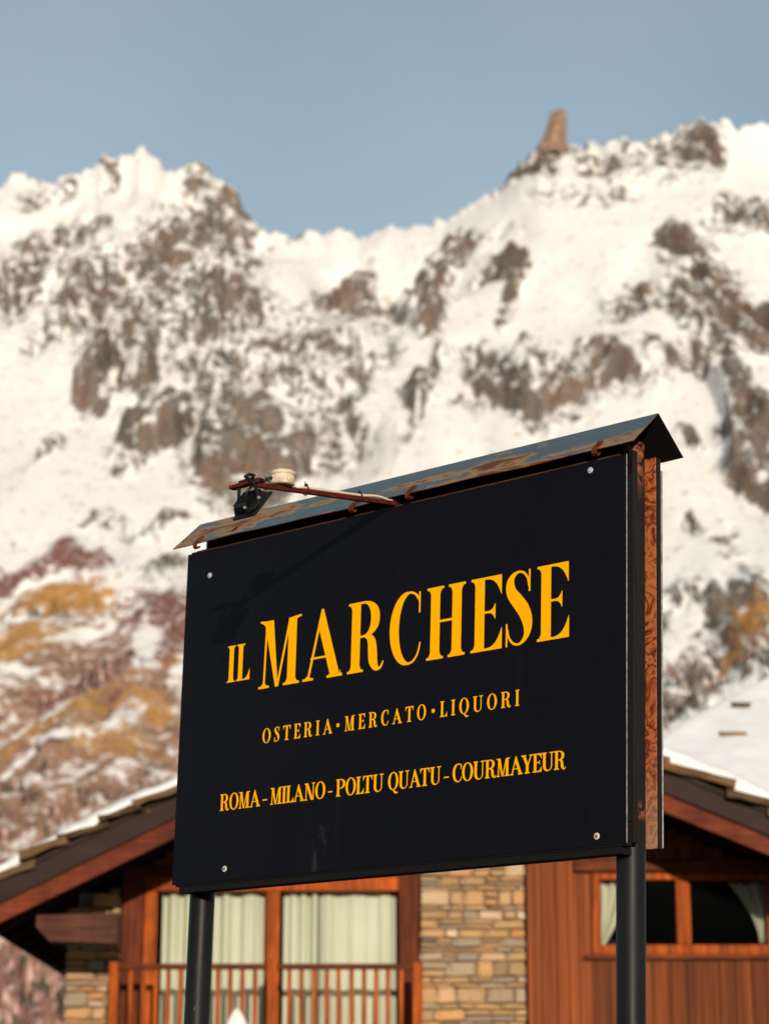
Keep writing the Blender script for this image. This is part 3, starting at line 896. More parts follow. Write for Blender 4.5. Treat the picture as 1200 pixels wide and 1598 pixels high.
# --- timber cladding, each board its own piece
clad = empty('cladding', (0, 0, 0), chalet)
bm_plank = bmesh.new(); add_box(bm_plank, -0.5, 0.5, -0.5, 0.5, 0, 1, bevel=0.0)
pm = bpy.data.meshes.new('plank'); bm_plank.to_mesh(pm); bm_plank.free(); pm.materials.append(M['plank_wood'])
prng2 = random.Random(4)
def planks(x0, x1, zlo, zhi_fn, y, parent):
    x = x0
    while x < x1 - 0.01:
        w = min(prng2.uniform(0.125, 0.175), x1 - x)
        if x1 - x - w < 0.06: w = x1 - x
        top = min(zhi_fn(x), zhi_fn(x + w))
        place('plank', pm, parent, (x + w / 2, y - WY + prng2.uniform(0, 0.008), zlo), (0, 0, 0), (w - 0.008, 0.035, top - zlo))
        x += w
under = lambda x: roof_z(x) - 0.34
planks(1.40, 2.04, 0.4, lambda x: min(under(x), 4.66), WY, clad)
planks(2.04, 3.87, 0.4, lambda x: 3.69, WY, clad)
planks(3.87, 5.45, 0.4, lambda x: min(under(x), 4.66), WY, clad)
planks(1.40, 5.45, 4.67, under, WY - 0.004, clad)
planks(-2.58, 0.34, 4.60, under, WY + 0.0, clad)
box('backing', (1.40, 2.06, 0.04, 0.14, 0.3, 4.6), 'soffit_wood', clad)
box('backing', (3.9, 5.45, 0.04, 0.14, 0.3, 4.4), 'soffit_wood', clad)
box('backing', (2.06, 3.9, 0.04, 0.14, 0.3, 3.68), 'soffit_wood', clad)
# trim over and under the window
cbox('trim_beam', (1.87, 5.42, WY - 0.10, WY - 0.022, 4.545, 4.655), 'trim_wood', clad, 0.006)
cbox('sill', (1.95, 3.98, WY - 0.085, WY - 0.02, 3.69, 3.735), 'trim_wood', clad, 0.005)

# --- window of the gable room
win = empty('window', (0, 0, 0), chalet)
def wb(name, x0, x1, z0, z1, y0, y1, mat, parent, bevel=0.006):
    return cbox(name, (x0, x1, y0, y1, z0, z1), mat, parent, bevel)
wb('jamb', 2.045, 2.125, 3.74, 4.54, WY - 0.03, WY + 0.09, 'frame_wood', win)
wb('jamb', 3.76, 3.86, 3.74, 4.54, WY - 0.03, WY + 0.09, 'frame_wood', win)
wb('head', 2.128, 3.757, 4.47, 4.54, WY - 0.02, WY + 0.09, 'frame_wood', win)
wb('bottom_rail', 2.128, 3.757, 3.74, 3.835, WY - 0.02, WY + 0.09, 'frame_wood', win)
wb('mullion', 2.872, 3.01, 3.838, 4.467, WY - 0.012, WY + 0.085, 'frame_wood', win)
wb('pane', 2.128, 2.869, 3.838, 4.467, WY + 0.040, WY + 0.046, 'window_glass', win, 0)
wb('pane', 3.013, 3.757, 3.838, 4.467, WY + 0.040, WY + 0.046, 'window_glass', win, 0)

# --- glazed balcony doors
door = empty('balcony_window', (0, 0, 0), chalet)
wb('post', -2.575, -2.37, 2.45, 4.59, WY - 0.03, WY + 0.12, 'post_wood', door, 0.008)
wb('jamb', -2.365, -2.24, 2.45, 4.36, WY - 0.01, WY + 0.12, 'frame_wood', door)
wb('mullion', -1.165, -1.03, 2.45, 4.36, WY - 0.02, WY + 0.11, 'frame_wood', door)
wb('post', 0.142, 0.338, 2.45, 4.59, WY - 0.03, WY + 0.12, 'post_wood', door, 0.008)
wb('head', -2.365, 0.139, 4.363, 4.50, WY - 0.015, WY + 0.12, 'frame_wood', door)
wb('lintel', -2.365, 0.139, 4.503, 4.595, WY - 0.03, WY + 0.12, 'post_wood', door)
wb('bottom_rail', -2.237, -1.168, 2.45, 2.56, WY - 0.01, WY + 0.1, 'frame_wood', door)
wb('bottom_rail', -1.027, 0.139, 2.45, 2.56, WY - 0.01, WY + 0.1, 'frame_wood', door)
wb('pane', -2.237, -1.168, 2.563, 4.36, WY + 0.050, WY + 0.056, 'window_glass', door, 0)
wb('pane', -1.027, 0.139, 2.563, 4.36, WY + 0.050, WY + 0.056, 'window_glass', door, 0)

# --- curtains
def curtain(x0, x1, z0, z1, y, folds, seed, label, edge=None):
    r_ = random.Random(seed)
    bm = bmesh.new()
    nxs, nzs = 90, 14
    ph = [r_.uniform(0, 6.28) for _ in range(4)]
    rows_ = []
    for j in range(nzs + 1):
        tz = j / nzs
        z = z1 + (z0 - z1) * tz
        xa, xb = (x0, x1) if edge is None else edge(tz)
        row = []
        for i in range(nxs + 1):
            u_ = i / nxs
            d = 0.034 * math.sin(u_ * folds * 0.62 * 6.283 + ph[0] + 1.3 * math.sin(u_ * 5 + ph[1])) + 0.006 * math.sin(u_ * folds * 1.55 * 6.283 + ph[2] + 1.1 * math.sin(u_ * 7 + ph[3])) + 0.012 * math.sin(tz * 3 + u_ * 14 + ph[3])
            row.append(bm.verts.new((xa + (xb - xa) * u_, y - WY + d, z)))
        rows_.append(row)
    for r0, r1 in zip(rows_, rows_[1:]):
        for i in range(nxs):
            bm.faces.new((r0[i], r0[i + 1], r1[i + 1], r1[i]))
    o = mesh_obj('curtain', bm, 'curtain_cloth', None, True)
    o.location = (0, WY, 0)
    sol = o.modifiers.new('thickness', 'SOLIDIFY'); sol.thickness = 0.004
    tag(o, label, 'curtain', 'curtains in the chalet windows')
    return o
curtain(-2.20, -1.72, 2.47, 4.40, WY + 0.18, 4, 1, 'pale curtain beside the left jamb of the balcony window')
curtain(-1.70, -1.19, 2.47, 4.40, WY + 0.19, 4, 2, 'pale curtain left of the central mullion of the balcony window')
curtain(-1.00, -0.665, 2.47, 4.40, WY + 0.18, 4, 3, 'narrow pale curtain right of the central mullion of the balcony window')
curtain(-0.655, 0.115, 2.47, 4.40, WY + 0.19, 5, 4, 'wide pale curtain beside the stone wall in the balcony window')
curtain(2.13, 2.42, 3.80, 4.46, WY + 0.16, 4, 5, 'tied back curtain at the left of the small gable window',
        lambda t: (2.125, 2.44 - 0.30 * t ** 1.5))
curtain(3.40, 3.75, 3.86, 4.46, WY + 0.16, 4, 6, 'tied back curtain at the right edge of the small gable window',
        lambda t: (3.41 + 0.29 * (1 - (1 - t) ** 1.8), 3.77))

# --- balcony
balc = empty('balcony', (0, 0, 0), chalet)
RY = 23.2
cbox('floor', (-2.62, 0.40, RY - 0.06, WY - 0.04, 2.36, 2.45), 'beam_wood', balc)
cbox('hand_rail', (-2.56, 0.36, RY - 0.03, RY + 0.04, 3.53, 3.585), 'trim_wood', balc, 0.008)
cbox('bottom_rail', (-2.56, 0.36, RY - 0.018, RY + 0.028, 2.58, 2.64), 'trim_wood', balc, 0.006)
for xa in (-2.60, -1.105, 0.27):
    cbox('rail_post', (xa, xa + 0.09, RY - 0.045, RY + 0.055, 2.453, 3.63 if xa == -1.105 else 3.60), 'frame_wood', balc, 0.006)
bmb = bmesh.new(); add_box(bmb, -0.021, 0.021, -0.018, 0.018, 2.643, 3.527, bevel=0.004)
bme = bpy.data.meshes.new('baluster'); bmb.to_mesh(bme); bmb.free(); bme.materials.append(M['frame_wood'])
for xa, xb in ((-2.51, -1.105), (-1.015, 0.27)):
    nb = round((xb - xa) / 0.119)
    for i in range(1, nb):
        place('baluster', bme, balc, (xa + (xb - xa) * i / nb + prng2.uniform(-.004, .004), RY - WY + 0.005, 0))
for xa in (-2.45, -0.2):
    bm = bmesh.new()
    add_prism(bm, [(RY - WY - 0.03, 2.355), (-0.05, 2.355), (-0.05, 1.75)], 'X', xa, xa + 0.12)
    mesh_obj('bracket', bm, 'beam_wood', balc)

# --- roof
roof = empty('roof', (0, 0, 0), chalet)
def slope_strip(name, side, top_off, bot_off, y0, y1, mat, x_in=None, parent=roof):
    """board following the slope: vertical offsets below the slab line"""
    xe = EL if side < 0 else ER
    xi = RX if x_in is None else x_in
    bm = bmesh.new()
    pts = [(xi, roof_z(xi) - bot_off), (xe, roof_z(xe) - bot_off), (xe, roof_z(xe) - top_off), (xi, roof_z(xi) - top_off)]
    add_prism(bm, pts, 'Y', y0 - WY, y1 - WY)
    return mesh_obj(name, bm, mat, parent)
for sd in (-1, 1):
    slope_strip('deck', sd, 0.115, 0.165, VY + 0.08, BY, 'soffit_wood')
    slope_strip('verge_flashing', sd, 0.095, 0.325, VY + 0.03, VY + 0.078, 'brown_metal')
    slope_strip('drip_fold', sd, 0.085, 0.125, VY - 0.004, VY + 0.028, 'brown_metal')
    slope_strip('barge_board', sd, 0.30, 0.50, VY + 0.082, VY + 0.14, 'red_board')
    y = VY + 0.75
    while y < BY - 0.2:
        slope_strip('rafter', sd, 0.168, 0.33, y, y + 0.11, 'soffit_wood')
        y += 0.78
for xe_, sg in ((EL, -1), (ER, 1)):
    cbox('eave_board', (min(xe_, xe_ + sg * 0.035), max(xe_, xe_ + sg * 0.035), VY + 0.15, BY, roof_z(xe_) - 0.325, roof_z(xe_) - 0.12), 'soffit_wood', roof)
# wall plates carrying the rafters past the stone corner, and the ridge beam
bm = bmesh.new()
add_prism(bm, [(-2.50, 4.025), (-3.255, 4.005), (-3.26, 3.90), (-3.13, 3.765), (-2.50, 3.74)], 'Y', 22.85 - WY, 23.25 - WY)
mesh_obj('tie_beam', bm, 'beam_wood', roof)
cbox('ridge_beam', (RX - 0.13, RX + 0.13, VY + 0.25, BY - 0.3, RZ - 0.50, RZ - 0.22), 'beam_wood', roof)
cbox('purlin', (3.95, 4.15, VY + 0.30, BY - 0.3, roof_z(4.05) - 0.56, roof_z(4.05) - 0.335), 'beam_wood', roof)

# split stone slabs along the verge, laid like shingles
def slab_mesh(seed):
    r_ = random.Random(seed)
    bm = bmesh.new()
    add_box(bm, -0.5, 0.5, -0.5, 0.5, -0.5, 0.5)
    bmesh.ops.subdivide_edges(bm, edges=[e for e in bm.edges if abs(e.verts[0].co.x - e.verts[1].co.x) > 0.5], cuts=3)
    for v in bm.verts:
        v.co += Vector((r_.uniform(-.03, .03), r_.uniform(-.06, .06), r_.uniform(-.16, .16)))
    me = bpy.data.meshes.new('slab')
    bm.to_mesh(me); bm.free()
    me.materials.append(M['slab_stone'])
    return me
SLABS = [slab_mesh(s) for s in range(7)]
rrng = random.Random(9)
for sd, xe, sl in ((-1, EL, SL), (1, ER, SR)):
    ang = math.atan(sl) * (-1 if sd < 0 else 1)
    x = RX + sd * 0.1
    while (x - xe) * sd < 0:
        ln = rrng.uniform(0.36, 0.66)
        xc = x + sd * ln / 2
        th = rrng.uniform(0.045, 0.075)
        for dpt in range(2):
            place('slab', rrng.choice(SLABS), roof, (xc, VY - WY + 0.26 - rrng.uniform(0.0, 0.10) + dpt * 0.55, roof_z(xc) - 0.045 + rrng.uniform(-.02, .022)),
                  (0, ang * rrng.uniform(0.55, 0.85), rrng.uniform(-.07, .07)), (ln * 1.08, 0.56, th))
        if rrng.random() < 0.55:
            place('slab', rrng.choice(SLABS), roof, (xc - sd * 0.1, VY - WY + 0.30, roof_z(xc) - 0.085), (0, ang, 0), (ln, 0.5, 0.035))
        x += sd * ln * rrng.uniform(0.72, 0.9)
bm = bmesh.new()
for sd, xe in ((-1, EL), (1, ER)):
    add_prism(bm, [(RX, RZ - 0.11), (xe, roof_z(xe) - 0.11), (xe, roof_z(xe) - 0.03), (RX, RZ - 0.03)], 'Y', VY + 1.05 - WY, BY + 0.1 - WY)
tag(mesh_obj('slab_bed', bm, 'slab_stone', roof), kind='stuff')

# snow blanket, thin on the left slope and deep on the right
def snow_blanket(name, sd, xe, base, varn, seed, parent, label=None):
    bm = bmesh.new()
    na, nb = 130, 34
    top, bot = [], []
    for i in range(na + 1):
        fx = i / na
        x = RX + (xe - RX) * fx
        rt, rb = [], []
        setb = 0.07 + 0.16 * float(vnoise(np.array(x * 1.9), np.array(seed * 1.0), seed)) + 0.07 * float(vnoise(np.array(x * 7.0), np.array(seed * 2.0), seed))
        for j in range(nb + 1):
            fy = (j / nb) ** 2.2
            y = VY + setb + fy * (BY - VY - 0.15)
            nse = float(fbm(np.array(x * 1.1 + seed), np.array(y * 0.9), 4, seed))
            edge = min(1.0, (y - VY - setb) / 0.16)
            th = max(0.012, (base + varn * (nse - 0.5) * 2)) * (0.30 + 0.70 * math.sqrt(max(0, edge)))
            z = roof_z(x) + 0.0
            rt.append(bm.verts.new((x, y - WY, z + th)))
            rb.append(bm.verts.new((x, y - WY, z - 0.03)))
        top.append(rt); bot.append(rb)
    for i in range(na):
        for j in range(nb):
            bm.faces.new((top[i][j], top[i + 1][j], top[i + 1][j + 1], top[i][j + 1]))
            bm.faces.new((bot[i][j], bot[i][j + 1], bot[i + 1][j + 1], bot[i + 1][j]))
        bm.faces.new((top[i][0], bot[i][0], bot[i + 1][0], top[i + 1][0]))
    for i in (0, na):
        for j in range(nb):
            bm.faces.new((top[i][j], top[i][j + 1], bot[i][j + 1], bot[i][j]))
    bmesh.ops.recalc_face_normals(bm, faces=bm.faces[:])
    return mesh_obj(name, bm, 'roof_snow', parent, True)
snow_blanket('snow', -1, EL, 0.115, 0.085, 3, roof)
snow_blanket('snow', 1, ER, 0.21, 0.06, 8, roof)

# ------------------------------------------------------------------ house behind, only its snowy hipped roof shows
hb = empty('neighbouring_house', (8.0, 36.0, 0))
tag(hb, 'house behind the chalet with a snow laden hipped roof', 'house')
A0 = Vector((1.818, 29.6, 6.015)); B0 = Vector((7.13, 36.0, 9.74))
XR, YBK = 15.0, 41.0
C0 = Vector((XR, 29.6, 6.015)); D0 = Vector((XR - 5.3, 36.0, 9.74)); E0 = Vector((1.818, YBK + 1.4, 6.015)); F0 = Vector((XR, YBK + 1.4, 6.015))
def hshift(v): return Vector(v) - Vector((8.0, 36.0, 0))
bm = bmesh.new()
add_box(bm, *(3.5 - 8, XR - 0.5 - 8, 30.2 - 36, YBK + 0.8 - 36, 0, 5.9))
mesh_obj('wall', bm, 'render_wall', hb)
bm = bmesh.new()
def patch(p, q, r_, s_, n1, n2, seed, lift):
    g = []
    for i in range(n1 + 1):
        a = p.lerp(q, i / n1); b = s_.lerp(r_, i / n1)
        row = []
        for j in range(n2 + 1):
            w_ = a.lerp(b, j / n2)
            dz = lift + 0.16 * (float(fbm(np.array(w_.x * 0.6), np.array(w_.y * 0.6), 4, seed)) - 0.5)
            row.append(bm.verts.new(hshift(w_ + Vector((0, 0, dz)))))
        g.append(row)
    for i in range(n1):
        for j in range(n2):
            bm.faces.new((g[i][j], g[i + 1][j], g[i + 1][j + 1], g[i][j + 1]))
patch(A0, C0, D0, B0, 60, 30, 5, 0.0)
patch(E0, A0, B0, B0 + Vector((0.001, 0.01, 0)), 30, 30, 5, 0.0)
patch(C0, F0, D0 + Vector((0, .01, 0)), D0, 12, 12, 5, 0.0)
patch(F0, E0, B0, D0, 12, 12, 5, 0.0)
bmesh.ops.remove_doubles(bm, verts=bm.verts[:], dist=0.02)
bmesh.ops.recalc_face_normals(bm, faces=bm.faces[:])
hroof = mesh_obj('roof_snow', bm, 'roof_snow', hb, True)
bm = bmesh.new()
pts = [A0, C0, F0, E0]
lo_ = [bm.verts.new(hshift(p + Vector((0, 0, -0.32)))) for p in pts]
hi_ = [bm.verts.new(hshift(p + Vector((0, 0, -0.12)))) for p in pts]
bm.faces.new(lo_); bm.faces.new(hi_)
for i in range(4): bm.faces.new((lo_[i], lo_[(i + 1) % 4], hi_[(i + 1) % 4], hi_[i]))
bmesh.ops.recalc_face_normals(bm, faces=bm.faces[:])
mesh_obj('roof_slab', bm, 'slab_stone', hb)
# a few slabs poking out of the snow on the near slope
nrm = (C0 - A0).cross(B0 - A0).normalized()
def on_roof(x, fy):   # x across, fy 0 at the eave .. 1 at the ridge
    return Vector((x, 31.0 + 5.0 * fy, 6.83 + 2.91 * fy))
for (x, fy, ln) in ((4.62, 0.155, 0.34), (4.90, 0.36, 0.24), (6.4, 0.25, 0.3), (8.3, 0.5, 0.28)):
    p = hshift(on_roof(x, fy))
    place('slab', SLABS[int(x) % 7], hroof, p + Vector((0, -0.03, 0.03)), (math.atan2(2.91, 5.0) * 0.5, 0, 0.03), (ln, 0.16, 0.045))

# ------------------------------------------------------------------ folded parasol before the balcony
par = empty('parasol', (-1.316, 22.0, 0))
tag(par, 'white pointed top of a folded parasol before the balcony railing', 'parasol')
bm = bmesh.new()
seg = 24
rings = []
for (r0_, h) in ((0.02, 3.09), (0.045, 3.05), (0.085, 2.98), (0.13, 2.88), (0.165, 2.76), (0.18, 2.5), (0.17, 2.1), (0.15, 1.7), (0.19, 1.3)):
    rings.append([bm.verts.new((r0_ * (1 + 0.10 * math.cos(8 * 2 * math.pi * j / seg) * min(1, (3.1 - h) * 2)) * math.cos(2 * math.pi * j / seg), r0_ * (1 + 0.10 * math.cos(8 * 2 * math.pi * j / seg)) * math.sin(2 * math.pi * j / seg), h)) for j in range(seg)])
for r0, r1 in zip(rings, rings[1:]):
    for j in range(seg):
        bm.faces.new((r0[j], r1[j], r1[(j + 1) % seg], r0[(j + 1) % seg]))
bm.faces.new(rings[0]); bm.faces.new(rings[-1][::-1])
bmesh.ops.recalc_face_normals(bm, faces=bm.faces[:])
mesh_obj('canopy', bm, 'canvas_white', par, True)
bm = bmesh.new(); add_lathe(bm, [(0.025, 0.04), (0.025, 2.9)], 12)
mesh_obj('pole', bm, 'beam_wood', par)
bm = bmesh.new(); add_lathe(bm, [(0.28, 0.0), (0.28, 0.05), (0.06, 0.08), (0.05, 0.2)], 24)
mesh_obj('base', bm, 'lamp_black', par)

# ------------------------------------------------------------------ the sign
SU = Vector((0.71862788, -0.6951444, -0.01866111))
SW = Vector((0.0259588392, 0.0, 0.999663013))
SN = Vector((-0.69491015, -0.71887013, 0.01804506))
SC = CAM + Vector((-0.001, 7.19398, 1.43589))
ZB = 3.087
W2, H2 = 0.9313, 0.55
base = SC - SN * 0.092 - SW * ZB
sign_m = Matrix(((SU.x, -SN.x, SW.x, base.x), (SU.y, -SN.y, SW.y, base.y), (SU.z, -SN.z, SW.z, base.z), (0, 0, 0, 1)))
def yl(n): return -n - 0.092
def zl(w): return w + ZB
def SP(u, w, n): return Vector((u, yl(n), zl(w)))
def sbox(name, u0, u1, n0, n1, w0, w1, mat, parent, bevel=0.0):
    return box(name, (u0, u1, yl(max(n0, n1)), yl(min(n0, n1)), zl(w0), zl(w1)), mat, parent, bevel)

sign = empty('restaurant_sign', matrix=sign_m)
tag(sign, 'black signboard with yellow lettering under a rusty tin cap on two posts', 'sign')

# front sheet with pale cut edges
def sheet(name, u0, u1, n0, n1, w0, w1):
    bm = bmesh.new()
    add_box(bm, u0, u1, yl(n0), yl(n1), zl(w0), zl(w1))
    bm.normal_update()
    for f_ in bm.faces:
        f_.material_index = 0 if abs(f_.normal.y) > 0.5 else 1
    return mesh_obj(name, bm, ['black_panel', 'panel_edge'], sign)
panel = sheet('sign_panel', -W2, W2, 0.0, -0.0035, -H2, H2)
bm = bmesh.new()      # the rear sheet has sprung away from its board at the top
add_box(bm, -W2, W2 - 0.0015, yl(-0.1615), yl(-0.165), zl(-H2 + 0.004), zl(H2 - 0.012))
for v in bm.verts:
    if v.co.z > zl(0): v.co.y += 0.003
bm.normal_update()
for f_ in bm.faces:
    f_.material_index = 0 if f_.normal.y > 0.5 else 1
mesh_obj('back_panel', bm, ['black_panel', 'panel_edge'], sign)

def plyboard(name, u0, u1, n0, n1, w0, w1, face):
    bm = bmesh.new()
    add_box(bm, u0, u1, yl(n0), yl(n1), zl(w0), zl(w1), bevel=0.0008)
    bm.normal_update()
    for f_ in bm.faces:
        f_.material_index = 0 if abs(f_.normal.y) > 0.7 else 1
    return mesh_obj(name, bm, [face, 'plywood_edge'], sign)
sbox('batten', -W2 + 0.012, W2 - 0.004, -0.0045, -0.0285, -H2 - 0.006, -H2 + 0.06, 'black_batten', sign)
sbox('batten', -W2 + 0.012, W2 - 0.03, -0.0045, -0.0285, H2 - 0.055, H2 + 0.006, 'brown_batten', sign)
sbox('batten', W2 - 0.06, W2 - 0.0025, -0.0045, -0.0285, -H2 + 0.062, H2 - 0.057, 'black_batten', sign)
sbox('batten', -W2 + 0.012, -W2 + 0.07, -0.0045, -0.0285, -H2 + 0.062, H2 - 0.057, 'black_batten', sign)
plyboard('plywood', -W2 + 0.008, W2, -0.0295, -0.0515, -H2 + 0.004, H2 + 0.018, 'black_batten')
plyboard('plywood', -W2 + 0.004, W2 - 0.002, -0.1365, -0.1600, -H2, H2 + 0.022, 'plywood_face')
sbox('bottom_rail', -W2 + 0.03, W2 - 0.024, -0.0055, -0.052, -H2 - 0.026, -H2 - 0.0075, 'black_batten', sign)

# posts run up between the boards to the cap
for u in (-0.886, 0.8735):
    bm = bmesh.new()
    add_lathe(bm, [(0.0405, 0.0), (0.0405, 1.2), (0.0405, 2.4), (0.0405, 2.9), (0.0405, 3.4), (0.0405, zl(0.607)), (0.038, zl(0.61))], 40)
    bmesh.ops.translate(bm, verts=bm.verts[:], vec=(u, 0, 0))
    o = mesh_obj('post', bm, 'black_paint', sign, True)
    o.data.polygons[-1].use_smooth = False
    bm = bmesh.new()
    add_lathe(bm, [(0.11, 0.0), (0.11, 0.012), (0.05, 0.012), (0.043, 0.03)], 24)
    bmesh.ops.translate(bm, verts=bm.verts[:], vec=(u, 0, 0.002))
    mesh_obj('base_plate', bm, 'black_paint', sign)
# strap bolting the boards to the right post
sbox('weld_plate', 0.858, 0.916, -0.0525, -0.0560, 0.527, 0.560, 'rust_iron', sign, 0.0015)

# folded tin cap
bm = bmesh.new()
Rn, Rw = -0.092, 0.684
outl = [(0.0235, 0.5755), (Rn, Rw), (-0.2075, 0.5795)]
inl = [(0.0215, 0.5735), (Rn, Rw - 0.0042), (-0.2055, 0.5775)]
nu = 60
u0, u1 = -0.984, 0.975
rngc = random.Random(3)
grid_o, grid_i = [], []
def cap_profile(dn, dw, t):
    # finer subdivisions on each slope
    o_ = []
    for a, b in ((0, 1), (1, 2)):
        for q in range(4):
            f = q / 4
            o_.append((outl[a][0] + (outl[b][0] - outl[a][0]) * f, outl[a][1] + (outl[b][1] - outl[a][1]) * f))
    o_.append(outl[2])
    return o_
for i in range(nu + 1):
    u = u0 + (u1 - u0) * i / nu
    wv = 0.0016 * math.sin(u * 7.1) + 0.0012 * math.sin(u * 17.3 + 1)
    prof_ = cap_profile(0, 0, 0)
    ro, ri = [], []
    for q, (n_, w_) in enumerate(prof_):
        e = abs(q - 4) / 4.0
        z_ = w_ + wv * e
        ro.append(bm.verts.new((u, yl(n_), zl(z_))))
        sgn_ = 1 if q < 4 else (-1 if q > 4 else 0)
        ri.append(bm.verts.new((u, yl(n_ - 0.0016 * sgn_), zl(z_ - 0.0022))))
    grid_o.append(ro); grid_i.append(ri)
for i in range(nu):
    for q in range(8):
        f1 = bm.faces.new((grid_o[i][q], grid_o[i + 1][q], grid_o[i + 1][q + 1], grid_o[i][q + 1])); f1.material_index = 0
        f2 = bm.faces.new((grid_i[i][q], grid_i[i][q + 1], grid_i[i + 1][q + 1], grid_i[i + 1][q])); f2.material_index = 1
    for q in (0, 8):
        f3 = bm.faces.new((grid_o[i][q], grid_i[i][q], grid_i[i + 1][q], grid_o[i + 1][q])); f3.material_index = 2
for i in (0, nu):
    for q in range(8):
        f4 = bm.faces.new((grid_o[i][q], grid_o[i][q + 1], grid_i[i][q + 1], grid_i[i][q])); f4.material_index = 2
bmesh.ops.recalc_face_normals(bm, faces=bm.faces[:])
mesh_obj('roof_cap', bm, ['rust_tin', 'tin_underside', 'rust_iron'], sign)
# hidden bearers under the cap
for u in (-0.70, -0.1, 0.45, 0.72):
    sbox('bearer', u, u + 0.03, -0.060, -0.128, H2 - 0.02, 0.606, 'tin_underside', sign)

# rusty clips holding the cap
def ribbon(path, x0, x1, th, name, mat, parent):
    pts = [Vector((0, yl(n_), zl(w_))) for n_, w_ in path]
    bm = bmesh.new()
    A, B = [], []
    for i, p in enumerate(pts):
        d = (pts[min(i + 1, len(pts) - 1)] - pts[max(i - 1, 0)]).normalized()
        nn = Vector((0, -d.z, d.y)) * th / 2
        A.append([bm.verts.new((x, (p + nn).y, (p + nn).z)) for x in (x0, x1)])
        B.append([bm.verts.new((x, (p - nn).y, (p - nn).z)) for x in (x0, x1)])
    for i in range(len(pts) - 1):
        bm.faces.new((A[i][0], A[i][1], A[i + 1][1], A[i + 1][0]))
        bm.faces.new((B[i][0], B[i + 1][0], B[i + 1][1], B[i][1]))
        for s in (0, 1):
            bm.faces.new((A[i][s], A[i + 1][s], B[i + 1][s], B[i][s]))
    for i in (0, len(pts) - 1):
        bm.faces.new((A[i][0], A[i][1], B[i][1], B[i][0]))
    bmesh.ops.recalc_face_normals(bm, faces=bm.faces[:])
    return mesh_obj(name, bm, mat, parent)
for u, j in ((-0.866, 0.0), (-0.136, 0.001), (0.106, -0.001), (0.838, 0.001)):
    ribbon([(-0.002 + j, 0.6045), (0.012, 0.5910), (0.0225, 0.5810), (0.0290, 0.5720), (0.0285, 0.5620), (0.0215, 0.5575), (0.0150, 0.5610), (0.0130, 0.5665)], u - 0.009, u + 0.009, 0.0038, 'clip', 'rust_iron', sign)
# loose rust flake on the cap
ribbon([(-0.010, 0.6105), (0.000, 0.6015), (0.008, 0.5925)], -0.712, -0.700, 0.006, 'rust_patch', 'rust_iron', sign)

# fixing screws with washers
for (u, w, rusty) in ((-0.817, 0.4623, 0), (0.8011, 0.5248, 0), (0.8284, -0.5244, 1), (-0.6818, -0.5137, 1)):
    bm = bmesh.new()
    add_lathe(bm, [(0.0095, 0), (0.0095, 0.0015), (0.0082, 0.0024)], 20, axis='Y')
    bmesh.ops.scale(bm, vec=(1, -1, 1), verts=bm.verts[:])
    bmesh.ops.translate(bm, verts=bm.verts[:], vec=SP(u, w, 0.0002))
    bmesh.ops.recalc_face_normals(bm, faces=bm.faces[:])
    sc_ = mesh_obj('screw', bm, 'washer_white' if rusty else 'zinc', sign)
    bm = bmesh.new()
    add_lathe(bm, [(0.0045, 0.0), (0.0045, 0.0018), (0.003, 0.003)], 6, axis='Y')
    bmesh.ops.scale(bm, vec=(1, -1, 1), verts=bm.verts[:])
    bmesh.ops.translate(bm, verts=bm.verts[:], vec=SP(u + 0.0005, w, 0.0027))
    bmesh.ops.recalc_face_normals(bm, faces=bm.faces[:])
    mesh_obj('screw_head', bm, 'screw_rust' if rusty else 'zinc', sc_)

